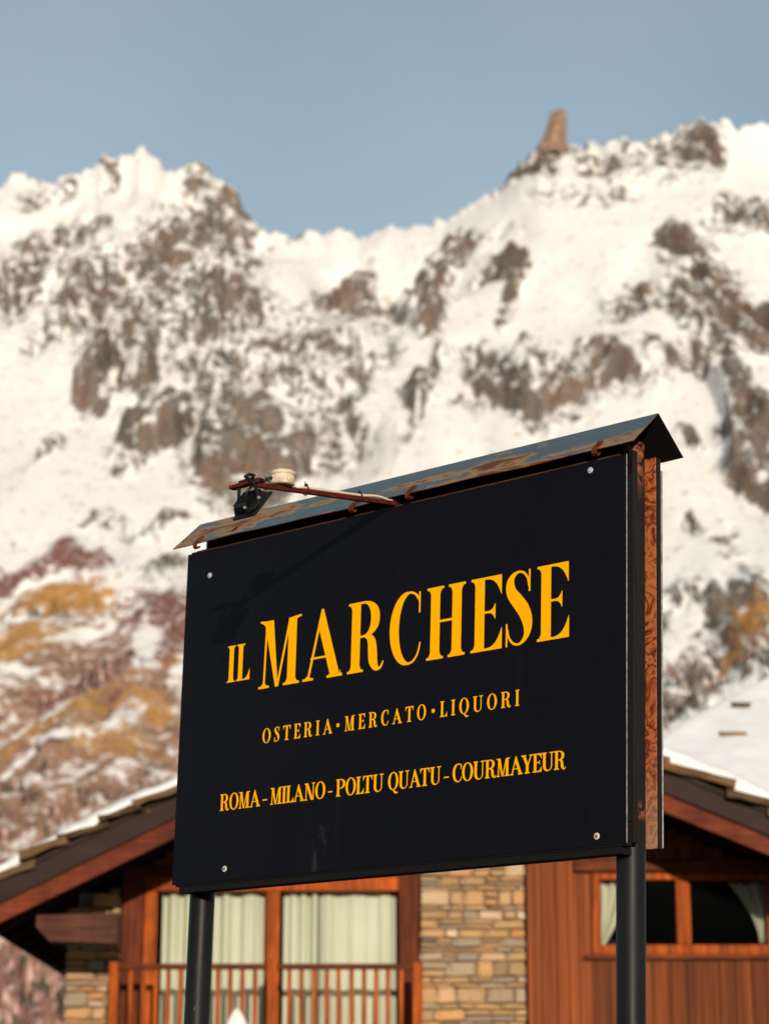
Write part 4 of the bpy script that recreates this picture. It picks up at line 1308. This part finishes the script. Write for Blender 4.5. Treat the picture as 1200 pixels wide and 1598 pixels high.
# ------------------------------------------------------------------ lettering: high-contrast serif capitals drawn as outlines
RES = 300
class Glyph:
    def __init__(self, w):
        self.w = w
        self.pad = 0.06
        nx_ = int((w + 2 * self.pad) * RES); ny_ = int((1.42) * RES)
        self.x, self.y = np.meshgrid((np.arange(nx_) + .5) / RES - self.pad, (np.arange(ny_) + .5) / RES - 0.30)
        self.a = np.zeros_like(self.x, bool)
    def add(self, m): self.a |= m; return self
    def sub(self, m): self.a &= ~m; return self
    def rect(self, x0, x1, y0, y1): return (self.x > x0) & (self.x < x1) & (self.y > y0) & (self.y < y1)
    def ell(self, cx, cy, rx, ry, p=2.0): return np.abs((self.x - cx) / rx) ** p + np.abs((self.y - cy) / ry) ** p < 1
    def slant(self, xl0, xl1, xr0, xr1, y0, y1):
        """between a left edge (x at y0, y1) and a right edge"""
        t = (self.y - y0) / (y1 - y0)
        return (self.x > xl0 + (xl1 - xl0) * t) & (self.x < xr0 + (xr1 - xr0) * t) & (self.y > y0) & (self.y < y1)
    def serif(self, x0, x1, sx0, sx1, top, h=None, br=0.07):
        """hairline foot from x0..x1 with small brackets against the stem sx0..sx1"""
        h = HL if h is None else h
        yy = (1 - self.y) if top else self.y
        m = (self.x > x0) & (self.x < x1) & (yy > 0) & (yy < h)
        for a, b, s in ((x0, sx0, 1), (x1, sx1, -1)):
            ln = abs(b - a)
            if ln < 0.01: continue
            t = np.clip((self.x - a) * s / ln, 0, 1)
            m |= ((self.x - a) * s > 0) & ((self.x - b) * s < 0.002) & (yy > 0) & (yy < h + br * t ** 3.2)
        return m
    def stroke(self, pts):
        m = np.zeros_like(self.a)
        P_ = [np.array(p, float) for p in pts]
        Q = [2 * P_[0] - P_[1]] + P_ + [2 * P_[-1] - P_[-2]]
        for i in range(1, len(Q) - 2):
            for t in np.linspace(0, 1, 26):
                p = 0.5 * (2 * Q[i] + (Q[i + 1] - Q[i - 1]) * t + (2 * Q[i - 1] - 5 * Q[i] + 4 * Q[i + 1] - Q[i + 2]) * t * t + (3 * Q[i] - Q[i - 1] - 3 * Q[i + 1] + Q[i + 2]) * t ** 3)
                r_ = max(p[2] / 2, 0.011)
                x0_, x1_ = int((p[0] - r_ + self.pad) * RES) - 1, int((p[0] + r_ + self.pad) * RES) + 2
                y0_, y1_ = int((p[1] - r_ + 0.30) * RES) - 1, int((p[1] + r_ + 0.30) * RES) + 2
                sl_ = (slice(max(y0_, 0), max(y1_, 0)), slice(max(x0_, 0), max(x1_, 0)))
                m[sl_] |= (self.x[sl_] - p[0]) ** 2 + (self.y[sl_] - p[1]) ** 2 < r_ * r_
        return m
    def arm(self, x0, x1, top, rise, pw=3.6):
        """horizontal hairline arm that swells into an upright beak at x1"""
        yy = (1 - self.y) if top else self.y
        t = np.clip((self.x - x0) / (x1 - x0), 0, 1)
        return (self.x > x0) & (self.x < x1) & (yy > 0) & (yy < HL + rise * t ** pw)

T, V, HL = 0.165, 0.036, 0.032       # stem, upright hairline, level hairline (set per size of lettering)
def g_I():
    g = Glyph(.14 + T); g.add(g.rect(.07, .07 + T, 0, 1)).add(g.serif(0, .14 + T, .07, .07 + T, 0)).add(g.serif(0, .14 + T, .07, .07 + T, 1)); return g
def g_L():
    g = Glyph(0.53); e = .07 + T
    g.add(g.rect(.07, e, 0, 1)).add(g.serif(0, e + .08, .07, e, 1)).add(g.serif(0, e, .07, e, 0)).add(g.arm(e - .04, .53, 0, .27)); return g
def g_E():
    g = Glyph(0.545); e = .07 + T
    g.add(g.rect(.07, e, 0, 1)).add(g.serif(0, e, .07, e, 1)).add(g.serif(0, e, .07, e, 0))
    g.add(g.arm(e - .04, .545, 0, .26)).add(g.arm(e - .04, .535, 1, .24)).add(g.rect(e - .01, .43, .518 - HL / 2, .518 + HL / 2))
    t = np.clip((g.x - .30) / .13, 0, 1) ** 3.0
    g.add((g.x > .30) & (g.x < .43) & (np.abs(g.y - .518) < HL / 2 + .10 * t)); return g
def g_H():
    g = Glyph(0.70)
    for a in (0, .56 - T):
        g.add(g.rect(.07 + a, .07 + T + a, 0, 1)).add(g.serif(a, .14 + T + a, .07 + a, .07 + T + a, 0)).add(g.serif(a, .14 + T + a, .07 + a, .07 + T + a, 1))
    return g.add(g.rect(.2, .5, .50, .50 + HL))
def g_A():
    g = Glyph(0.79); S = T * 1.08
    g.add(g.slant(.085, .345, .745, .385, 0, 1.01))
    g.sub(g.slant(.085 + V * 1.15, .345 + V * 1.15, .745 - S, .385 - S, 0, 1.01)); g.add(g.rect(.15, .60 - S / 2, .295, .295 + HL))
    return g.add(g.serif(0, .215, .09, .085 + V, 0, br=.04)).add(g.serif(.665 - S, .79, .745 - S, .745, 0))
def g_M():
    g = Glyph(0.85); S = T * 1.12
    g.add(g.slant(.092, .117, .092 + V, .117 + V, 0, .96)).add(g.slant(.350, .085, .405, .085 + S, .0, .985)).add(g.slant(.372, .600, .372 + V * 1.1, .600 + V * 1.1, 0.0, .97))
    g.add(g.rect(.760 - T, .760, 0, .975)).add(g.serif(0, .22, .092, .092 + V, 0, br=.05)).add(g.serif(.680 - T, .840, .760 - T, .760, 0))
    t = np.clip(g.x / .16, 0, 1)
    g.add((g.x > 0) & (g.x < .18) & (g.y < 1.0 - .02 * t) & (g.y > 1.0 - HL - .12 * t ** 1.8))
    t = np.clip((.85 - g.x) / .20, 0, 1)
    return g.add((g.x > .66) & (g.x < .85) & (g.y < 1.0 - .02 * t) & (g.y > 1.0 - HL - .12 * t ** 1.8))
def bowl(g, x0, xr, ylo, yhi, thick):
    cy, ry = (ylo + yhi) / 2, (yhi - ylo) / 2
    cx = x0 + .06
    outer = (g.ell(cx, cy, xr - cx, ry, 2.3) & (g.x >= cx)) | g.rect(x0, cx + .002, ylo, yhi)
    inner = (g.ell(cx, cy, xr - thick - cx, ry - HL, 2.2) & (g.x >= cx)) | g.rect(x0, cx + .002, ylo + HL, yhi - HL)
    return outer & ~inner
def g_R():
    g = Glyph(0.71); e = .07 + T
    g.add(bowl(g, e - .01, .61, .485, 1.0, T * 1.0))
    g.add(g.rect(.07, e, 0, 1)).add(g.serif(0, e + .07, .07, e, 0)).add(g.serif(0, e, .07, e, 1))
    return g.add(g.stroke([(.33, .50, HL), (.41, .475, T * .55), (.465, .40, T * .88), (.485, .27, T), (.50, .14, T * .95), (.545, .045, T * .62), (.605, .012, V * 1.3), (.655, .035, V), (.69, .10, V * .7)]))
def g_P():
    g = Glyph(0.65); e = .07 + T
    g.add(bowl(g, e - .01, .64, .44, 1.0, T * 1.03))
    return g.add(g.rect(.07, e, 0, 1)).add(g.serif(0, e + .09, .07, e, 0)).add(g.serif(0, e, .07, e, 1))
def g_C():
    g = Glyph(0.60); g.add(g.ell(.335, .5, .335, .512)).sub(g.ell(.335 + T * .36, .5, .335 - T * .68, .512 - HL))
    g.sub(g.rect(.40, .9, .30, .76)).sub(g.rect(.40, .9, -.2, .5) & (g.x > .40)).sub((g.x > .53) & (g.y > .5))
    g.add(g.rect(.585 - V * .75, .585, .69, .985)).add(g.stroke([(.40, .995, HL), (.48, .965, HL), (.54, .905, V), (.572, .84, V * .75)]))
    return g.add(g.stroke([(.38, .004, HL), (.46, .030, HL), (.53, .100, HL * .95), (.570, .19, HL * .85), (.588, .27, HL * .7)]))
def g_S():
    g = Glyph(0.47)
    g.add(g.stroke([(.405, .78, V * .7), (.385, .88, V * .85), (.32, .960, HL), (.225, .984, HL), (.125, .935, T * .45), (.082, .835, T * .80), (.110, .715, T * 1.0), (.205, .60, T * 1.14), (.305, .48, T * 1.18), (.372, .35, T * 1.06), (.392, .22, T * .80), (.355, .095, T * .45), (.255, .018, HL), (.15, .032, HL), (.072, .115, V * .85), (.040, .23, V * .7)]))
    return g.add(g.rect(.43 - V * .75, .43, .70, 1.0)).add(g.rect(.012, .012 + V * .75, .0, .31))
def g_O():
    g = Glyph(0.72); return g.add(g.ell(.36, .5, .36, .515)).sub(g.ell(.36, .5, .36 - T, .515 - HL))
def g_Q():
    g = g_O(); return g.add(g.stroke([(.36, -.0, .03), (.42, -.06, .08), (.50, -.135, .12), (.60, -.175, .10), (.70, -.165, .03)]))
def g_T():
    g = Glyph(0.64); a, b = .32 - T / 2, .32 + T / 2
    g.add(g.rect(a, b, 0, 1)).add(g.serif(a - .085, b + .085, a, b, 0)).add(g.arm(.36, .64, 1, .25))
    t = np.clip((.28 - g.x) / .28, 0, 1)
    return g.add((g.x > 0) & (g.x < .28) & (1 - g.y > 0) & (1 - g.y < HL + .25 * t ** 4.0))
def g_U():
    g = Glyph(0.73); xr = .595 + V / 2; xl = .595 - V / 2
    g.add(g.rect(.07, .07 + T, .28, 1)).add(g.rect(xl, xr, .28, 1))
    o = g.ell((.07 + xr) / 2, .281, (xr - .07) / 2, .292) & (g.y <= .282); i = g.ell((.07 + T + xl) / 2, .281, (xl - .07 - T) / 2, .292 - HL * 1.15) & (g.y <= .282)
    return g.add(o & ~i).add(g.serif(0, .14 + T, .07, .07 + T, 1)).add(g.serif(.46, .73, xl, xr, 1, br=.04))
def g_N():
    g = Glyph(0.75); S = T * 1.1
    g.add(g.rect(.108 - V / 2, .108 + V / 2, 0, .97)).add(g.rect(.628 - V / 2, .628 + V / 2, 0, 1)).add(g.slant(.640 - S, .055, .645, .060 + S, 0.0, 1.0))
    return g.add(g.serif(0, .22, .09, .127, 0, br=.04)).add(g.serif(.52, .75, .61, .647, 1, br=.04)).add(g.serif(0, .2, .055, .2, 1))
def g_Y():
    g = Glyph(0.74); a, b = .38 - T / 2, .38 + T / 2
    g.add(g.rect(a, b, 0, .46)).add(g.slant(a, .075, b, .085 + T, .42, 1.0)).add(g.slant(b - V * 1.2, .626 - V / 2, b, .626 + V / 2, .42, 1.0))
    return g.add(g.serif(a - .085, b + .085, a, b, 0)).add(g.serif(0, .155 + T, .075, .085 + T, 1)).add(g.serif(.51, .74, .605, .648, 1, br=.04))
def g_dash():
    g = Glyph(0.36); return g.add(g.rect(0, .36, .30, .375))
def g_dot():
    g = Glyph(0.27); return g.add(g.ell(.135, .48, .135, .135))

def trace(g):
    """contours of the glyph bitmap, smoothed and thinned"""
    a = g.a.astype(np.float32)
    for _ in range(2):
        p = np.pad(a, 1)
        a = (p[:-2, 1:-1] + p[2:, 1:-1] + p[1:-1, :-2] + p[1:-1, 2:] + 2 * p[1:-1, 1:-1]) / 6
    a = np.pad(a, 1)
    b = a > 0.5
    H_, W_ = a.shape
    code = b[:-1, :-1] * 1 + b[:-1, 1:] * 2 + b[1:, 1:] * 4 + b[1:, :-1] * 8
    ys, xs = np.nonzero((code > 0) & (code < 15))
    def ev(y, x, e):
        if e == 0: y0, x0, y1, x1 = y, x, y, x + 1
        elif e == 1: y0, x0, y1, x1 = y, x + 1, y + 1, x + 1
        elif e == 2: y0, x0, y1, x1 = y + 1, x, y + 1, x + 1
        else: y0, x0, y1, x1 = y, x, y + 1, x
        v0, v1 = a[y0, x0], a[y1, x1]
        t = (0.5 - v0) / (v1 - v0)
        return ((y0, x0, y1, x1), (x0 + (x1 - x0) * t, y0 + (y1 - y0) * t))
    TB = {1: [(3, 0)], 2: [(0, 1)], 3: [(3, 1)], 4: [(1, 2)], 5: [(3, 0), (1, 2)], 6: [(0, 2)], 7: [(3, 2)], 8: [(2, 3)], 9: [(2, 0)], 10: [(0, 1), (2, 3)], 11: [(2, 1)], 12: [(1, 3)], 13: [(1, 0)], 14: [(0, 3)]}
    nxt, pos = {}, {}
    for y, x in zip(ys, xs):
        for e0, e1 in TB[int(code[y, x])]:
            k0, p0 = ev(y, x, e0); k1_, p1 = ev(y, x, e1)
            nxt[k0] = k1_; pos[k0] = p0; pos[k1_] = p1
    loops = []
    while nxt:
        s0 = next(iter(nxt)); lp = []; c_ = s0
        while c_ in nxt:
            lp.append(pos[c_]); c_ = nxt.pop(c_)
        if len(lp) > 8: loops.append(np.array(lp))
    out = []
    for lp in loops:
        keep = np.zeros(len(lp), bool)
        i0 = 0; i1 = int(np.argmax(((lp - lp[0]) ** 2).sum(1)))
        keep[[i0, i1]] = True
        ext = np.vstack([lp, lp[:1]])
        st = [(0, i1), (i1, len(lp))]
        while st:
            s_, e_ = st.pop()
            if e_ - s_ < 2: continue
            A_, B_ = ext[s_], ext[e_]
            d_ = B_ - A_; L_ = np.hypot(*d_) + 1e-9
            seg_ = ext[s_ + 1:e_] - A_
            dist = np.abs(seg_[:, 0] * d_[1] - seg_[:, 1] * d_[0]) / L_
            m_ = int(np.argmax(dist))
            if dist[m_] > 0.22:
                keep[s_ + 1 + m_] = True
                st += [(s_, s_ + 1 + m_), (s_ + 1 + m_, e_)]
        q = lp[keep]
        out.append(np.stack([(q[:, 0] - 0.5) / RES - g.pad, (q[:, 1] - 0.5) / RES - 0.30], 1))
    return out

GLYPHS = {}
def glyph_mesh(key):
    global T, V, HL
    if key in GLYPHS: return GLYPHS[key]
    ch = key[0]
    g = {'-': g_dash, '.': g_dot}.get(ch) or globals()['g_' + ch]
    T, V, HL = (0.152, 0.058, 0.050) if len(key) > 1 else (0.168, 0.036, 0.032)
    g = g()
    cu = bpy.data.curves.new('glyph', 'CURVE')
    cu.dimensions = '2D'; cu.fill_mode = 'BOTH'; cu.extrude = 0.0
    for lp in trace(g):
        s = cu.splines.new('POLY')
        s.points.add(len(lp) - 1)
        for pt, (x, y) in zip(s.points, lp):
            pt.co = (x, y, 0, 1)
        s.use_cyclic_u = True
    ob = bpy.data.objects.new('glyph', cu)
    me = bpy.data.meshes.new_from_object(ob)
    bpy.data.objects.remove(ob); bpy.data.curves.remove(cu)
    bm = bmesh.new(); bm.from_mesh(me)
    bmesh.ops.remove_doubles(bm, verts=bm.verts[:], dist=1e-5)
    r_ = bmesh.ops.extrude_face_region(bm, geom=bm.faces[:])
    bmesh.ops.translate(bm, verts=[v for v in r_['geom'] if isinstance(v, bmesh.types.BMVert)], vec=(0, 0, 1.0))
    # outline was drawn in (x, y); stand it up: x right, z up, thickness towards the viewer (-y)
    for v in bm.verts:
        v.co = Vector((v.co.x, -v.co.z, v.co.y))
    bmesh.ops.recalc_face_normals(bm, faces=bm.faces[:])
    bm.to_mesh(me); bm.free()
    me.name = 'letter'
    me.materials.clear(); me.materials.append(M['yellow_vinyl'])
    GLYPHS[key] = (me, g.w)
    return GLYPHS[key]
def put_letter(ch, ua, ub, wbase, cap):
    me, gw = glyph_mesh(ch)
    nm_ = {'-': 'dash', '.': 'dot'}.get(ch[0], 'letter')
    o = place(nm_, me, panel, (ua, yl(0.0) - 0.0001, zl(wbase)), (0, 0, 0), ((ub - ua) / gw, 0.0006, cap))
    return o
def put_word(word, ua, ub, wbase, cap, gap):
    kern = {'AY': -0.13, 'YE': -0.04, 'LA': -0.03, 'AT': -0.08, 'LT': -0.10, 'TO': -0.03, 'TU': 0.03, 'RI': -0.0}
    kk = [kern.get(word[i:i + 2], 0.0) * (1.0 if gap < 0.2 else 0.6) for i in range(len(word) - 1)] + [0.0]
    word = [c_ + '~' for c_ in word]
    ws = [glyph_mesh(c_)[1] for c_ in word]
    gaps = gap * cap * (len(word) - 1) + sum(kk) * cap
    s = (ub - ua - gaps) / (sum(ws))
    x = ua
    for c_, w_, q_ in zip(word, ws, kk):
        put_letter(c_, x, x + w_ * s, wbase, cap)
        x += w_ * s + (gap + q_) * cap
for ch, a, b in (('M', -0.5591, -0.3715), ('A', -0.3575, -0.1819), ('R', -0.1603, -0.0038), ('C', 0.0184, 0.1478), ('H', 0.1724, 0.3271), ('E', 0.3504, 0.4713), ('S', 0.4845, 0.5880), ('E', 0.6059, 0.7245)):
    put_letter(ch, a, b, 0.0482, 0.2215)
put_letter('I', -0.7105, -0.6735, 0.0875, 0.1205)
put_letter('L', -0.6665, -0.6040, 0.0875, 0.1205)
for wd, a, b in (('OSTERIA', -0.5302, -0.2173), ('MERCATO', -0.1635, 0.1764), ('LIQUORI', 0.2339, 0.5417)):
    put_word(wd, a, b, -0.1288, 0.0467, 0.36)
put_letter('.', -0.1995, -0.1865, -0.1288, 0.0467)
put_letter('.', 0.1990, 0.2120, -0.1288, 0.0467)
for wd, a, b in (('ROMA', -0.7165, -0.5301), ('MILANO', -0.4834, -0.2393), ('POLTU', -0.1923, 0.0085), ('QUATU', 0.0278, 0.2417), ('COURMAYEUR', 0.2884, 0.7161)):
    put_word(wd, a, b, -0.3275, 0.0530, 0.03)
for a, b in ((-0.5187, -0.4975), (-0.2272, -0.2084), (0.2540, 0.2737)):
    put_letter('-', a, b, -0.3275, 0.0530)

# ------------------------------------------------------------------ lamp arm, flood light, junction box and cables on the sign
def at_sign(name):
    o = empty(name, matrix=sign_m)
    return o
def square_bar(bm, p, q, a, b, upv=Vector((0, 0, 1))):
    """rectangular bar from p to q, a wide, b high"""
    p, q = Vector(p), Vector(q)
    d = (q - p).normalized()
    s = d.cross(upv).normalized() * a / 2
    t = s.cross(d).normalized() * b / 2
    vs = [bm.verts.new(c_ + sa * s + tb * t) for c_ in (p, q) for sa, tb in ((-1, -1), (1, -1), (1, 1), (-1, 1))]
    fs = [bm.faces.new([vs[i] for i in q_]) for q_ in ((0, 1, 2, 3), (7, 6, 5, 4), (0, 4, 5, 1), (1, 5, 6, 2), (2, 6, 7, 3), (3, 7, 4, 0))]
    bmesh.ops.recalc_face_normals(bm, faces=fs)
    bmesh.ops.bevel(bm, geom=list({e for f_ in fs for e in f_.edges}), offset=0.0012, segments=1, affect='EDGES')

def arm_pt(n, off=0.0, side=0.0):
    f = n / 0.575
    return SP(0.021 + side, 0.5625 + (0.4935 - 0.5625) * f + off, n)
arm = empty('lamp_arm', (0, 0, 0), sign)
arm['label'] = 'thin rusty red iron arm sticking out above the panel'
bm = bmesh.new(); square_bar(bm, arm_pt(-0.03), arm_pt(0.575), 0.016, 0.0135)
mesh_obj('bar', bm, 'arm_iron', arm)
bm = bmesh.new(); square_bar(bm, SP(-0.092, 0.5045, 0.570), SP(0.036, 0.5075, 0.570), 0.022, 0.011)
mesh_obj('cross_bar', bm, 'arm_iron', arm)
box('end_socket', (0.0365, 0.0385, yl(0.579), yl(0.561), zl(0.5035), zl(0.5115)), 'black_batten', arm)

lamp = at_sign('flood_light')
tag(lamp, 'small black finned flood light hung on the arm aiming at the sign', 'flood light')
LC = SP(0.0, 0.435, 0.567)
la = Vector((1, 0, 0))
lb = Vector((0, 0.612, 0.79)).normalized()       # up along the lens towards the sign
lc = Vector((0, -0.79, 0.612)).normalized()      # out of the back
LM = Matrix(((la.x, lb.x, lc.x, LC.x), (la.y, lb.y, lc.y, LC.y), (la.z, lb.z, lc.z, LC.z), (0, 0, 0, 1)))
def lamp_part(name, bm, mat, parent=None):
    bmesh.ops.transform(bm, matrix=LM, verts=bm.verts[:])
    bmesh.ops.recalc_face_normals(bm, faces=bm.faces[:])
    return mesh_obj(name, bm, mat, parent or lamp)
bm = bmesh.new(); add_box(bm, -0.047, 0.047, -0.054, 0.054, -0.004, 0.004, bevel=0.002)
lamp_part('flange', bm, 'lamp_black')
bm = bmesh.new(); add_box(bm, -0.040, 0.040, -0.047, 0.047, -0.0055, -0.0042)
lamp_part('lens', bm, 'lamp_lens')
bm = bmesh.new()
add_prism(bm, [(-0.045, 0.0042), (0.045, 0.0042), (0.036, 0.020), (-0.030, 0.024)], 'X', -0.040, 0.040)
hs = lamp_part('housing', bm, 'lamp_black')
for i in range(9):
    bm = bmesh.new(); yb_ = -0.028 + i * 0.0072
    add_box(bm, -0.036, 0.036, yb_ - 0.0012, yb_ + 0.0012, 0.0205, 0.034)
    lamp_part('fin', bm, 'lamp_black', hs)
bm = bmesh.new(); add_box(bm, -0.022, 0.022, -0.046, -0.030, 0.010, 0.036, bevel=0.003)
lamp_part('driver_box', bm, 'lamp_black')
# U bracket: a leg each side, a bridge over the cross bar
bm = bmesh.new()
add_tube(bm, [SP(-0.058, 0.512, 0.570), SP(-0.058, 0.48, 0.570), SP(-0.057, 0.445, 0.570), SP(-0.052, 0.428, 0.572)], 0.0055, 8)
mesh_obj('bracket_leg', bm, 'lamp_black', lamp)
bm = bmesh.new()
add_tube(bm, [SP(0.050, 0.498, 0.645), SP(0.051, 0.489, 0.628), SP(0.052, 0.476, 0.608), SP(0.052, 0.455, 0.596), SP(0.051, 0.430, 0.592), SP(0.049, 0.412, 0.605), SP(0.046, 0.404, 0.622)], 0.0052, 8)
mesh_obj('bracket_leg', bm, 'lamp_black', lamp)
bm = bmesh.new()
add_tube(bm, [SP(-0.058, 0.5165, 0.570), SP(0.0, 0.5175, 0.572), SP(0.03, 0.517, 0.595), SP(0.044, 0.510, 0.625), SP(0.050, 0.498, 0.645)], 0.0048, 8)
mesh_obj('bracket_bridge', bm, 'lamp_black', lamp)
for (u, w, n_) in ((0.058, 0.444, 0.596), (0.024, 0.415, 0.618)):
    bm = bmesh.new(); add_lathe(bm, [(0.0050, 0), (0.0050, 0.004), (0.0030, 0.006)], 8, axis='X')
    bmesh.ops.translate(bm, verts=bm.verts[:], vec=SP(u - 0.003, w, n_))
    mesh_obj('bolt', bm, 'bolt_steel', lamp)

jb = at_sign('junction_box')
tag(jb, 'round cream plastic junction box sitting on the lamp arm', 'junction box')
JC = arm_pt(0.470, 0.0095)
bm = bmesh.new(); add_lathe(bm, [(0.031, 0.0), (0.0345, 0.003), (0.0345, 0.030)], 36, center=JC)
body = mesh_obj('body', bm, 'cream_plastic', jb, False)
bm = bmesh.new(); add_lathe(bm, [(0.0365, 0.0305), (0.0372, 0.034), (0.0362, 0.0400), (0.032, 0.0425)], 36, center=JC)
mesh_obj('lid', bm, 'cream_plastic', jb, False)
for a in (math.radians(-118), math.radians(-55), math.radians(-5), math.radians(180)):
    d = Vector((math.cos(a), math.sin(a), 0))
    for r_, ex in ((0.0130, 0.0030), (0.0100, 0.0050), (0.0070, 0.0068), (0.0042, 0.0084)):
        bm = bmesh.new(); add_lathe(bm, [(r_, 0.0), (r_, ex), (r_ - 0.001, ex + 0.0008)], 20, axis='X')
        bmesh.ops.rotate(bm, verts=bm.verts[:], cent=(0, 0, 0), matrix=Matrix.Rotation(a, 3, 'Z'))
        bmesh.ops.translate(bm, verts=bm.verts[:], vec=JC + d * 0.0325 + Vector((0, 0, 0.0155)))
        bmesh.ops.recalc_face_normals(bm, faces=bm.faces[:])
        mesh_obj('gland', bm, 'cream_plastic', body)

cab = at_sign('power_cable')
tag(cab, 'cream cable tied along the lamp arm from junction box to sign', 'cable')
bm = bmesh.new()
add_tube(bm, [JC + Vector((0.006, 0.036, 0.012)), JC + Vector((0.004, 0.055, 0.002)), arm_pt(0.385, 0.0115), arm_pt(0.30, 0.0120), arm_pt(0.20, 0.0118), arm_pt(0.14, 0.0118), arm_pt(0.09, 0.016), arm_pt(0.055, 0.015), arm_pt(0.02, 0.008), arm_pt(-0.01, 0.011)], 0.0042, 8)
mesh_obj('sheath', bm, 'cream_plastic', cab, True)
def zip_tie(n, parent):
    t_ = at_sign('zip_tie') if parent is None else None
    bm = bmesh.new()
    pts = []
    for j in range(17):
        a = 2 * math.pi * j / 16
        pts.append(arm_pt(n, 0.0035 + 0.0145 * math.sin(a), 0.0125 * math.cos(a)))
    add_tube(bm, pts, 0.0016, 6, caps=False)
    o = mesh_obj('tie', bm, 'black_rubber', parent)
    bm = bmesh.new()
    p = arm_pt(n, 0.0195)
    add_box(bm, p.x - 0.004, p.x + 0.004, p.y - 0.004, p.y + 0.004, p.z - 0.003, p.z + 0.004)
    add_tube(bm, [p + Vector((0, 0, 0.002)), p + Vector((-0.004, -0.003, 0.011))], 0.0014, 5)
    mesh_obj('tie_head', bm, 'black_rubber', parent)
zip_tie(0.375, cab)
zip_tie(0.150, cab)
cab2 = at_sign('lamp_cable')
tag(cab2, 'short black cable between flood light and junction box', 'cable')
bm = bmesh.new()
add_tube(bm, [JC + Vector((-0.004, -0.040, 0.016)), JC + Vector((-0.004, -0.056, 0.010)), arm_pt(0.545, 0.0125), SP(0.035, 0.497, 0.592), SP(0.020, 0.462, 0.612), SP(0.010, 0.435, 0.60)], 0.0038, 8)
mesh_obj('sheath', bm, 'black_rubber', cab2, True)
zip_tie(0.535, cab2)

# set each fitting's origin down where the fitting itself sits
for root, o_ in ((lamp, LC), (jb, JC), (cab, arm_pt(0.2)), (cab2, arm_pt(0.545))):
    o_ = Vector(o_)
    root.matrix_world = sign_m @ Matrix.Translation(o_)
    for ch in root.children:
        ch.location = Vector(ch.location) - o_
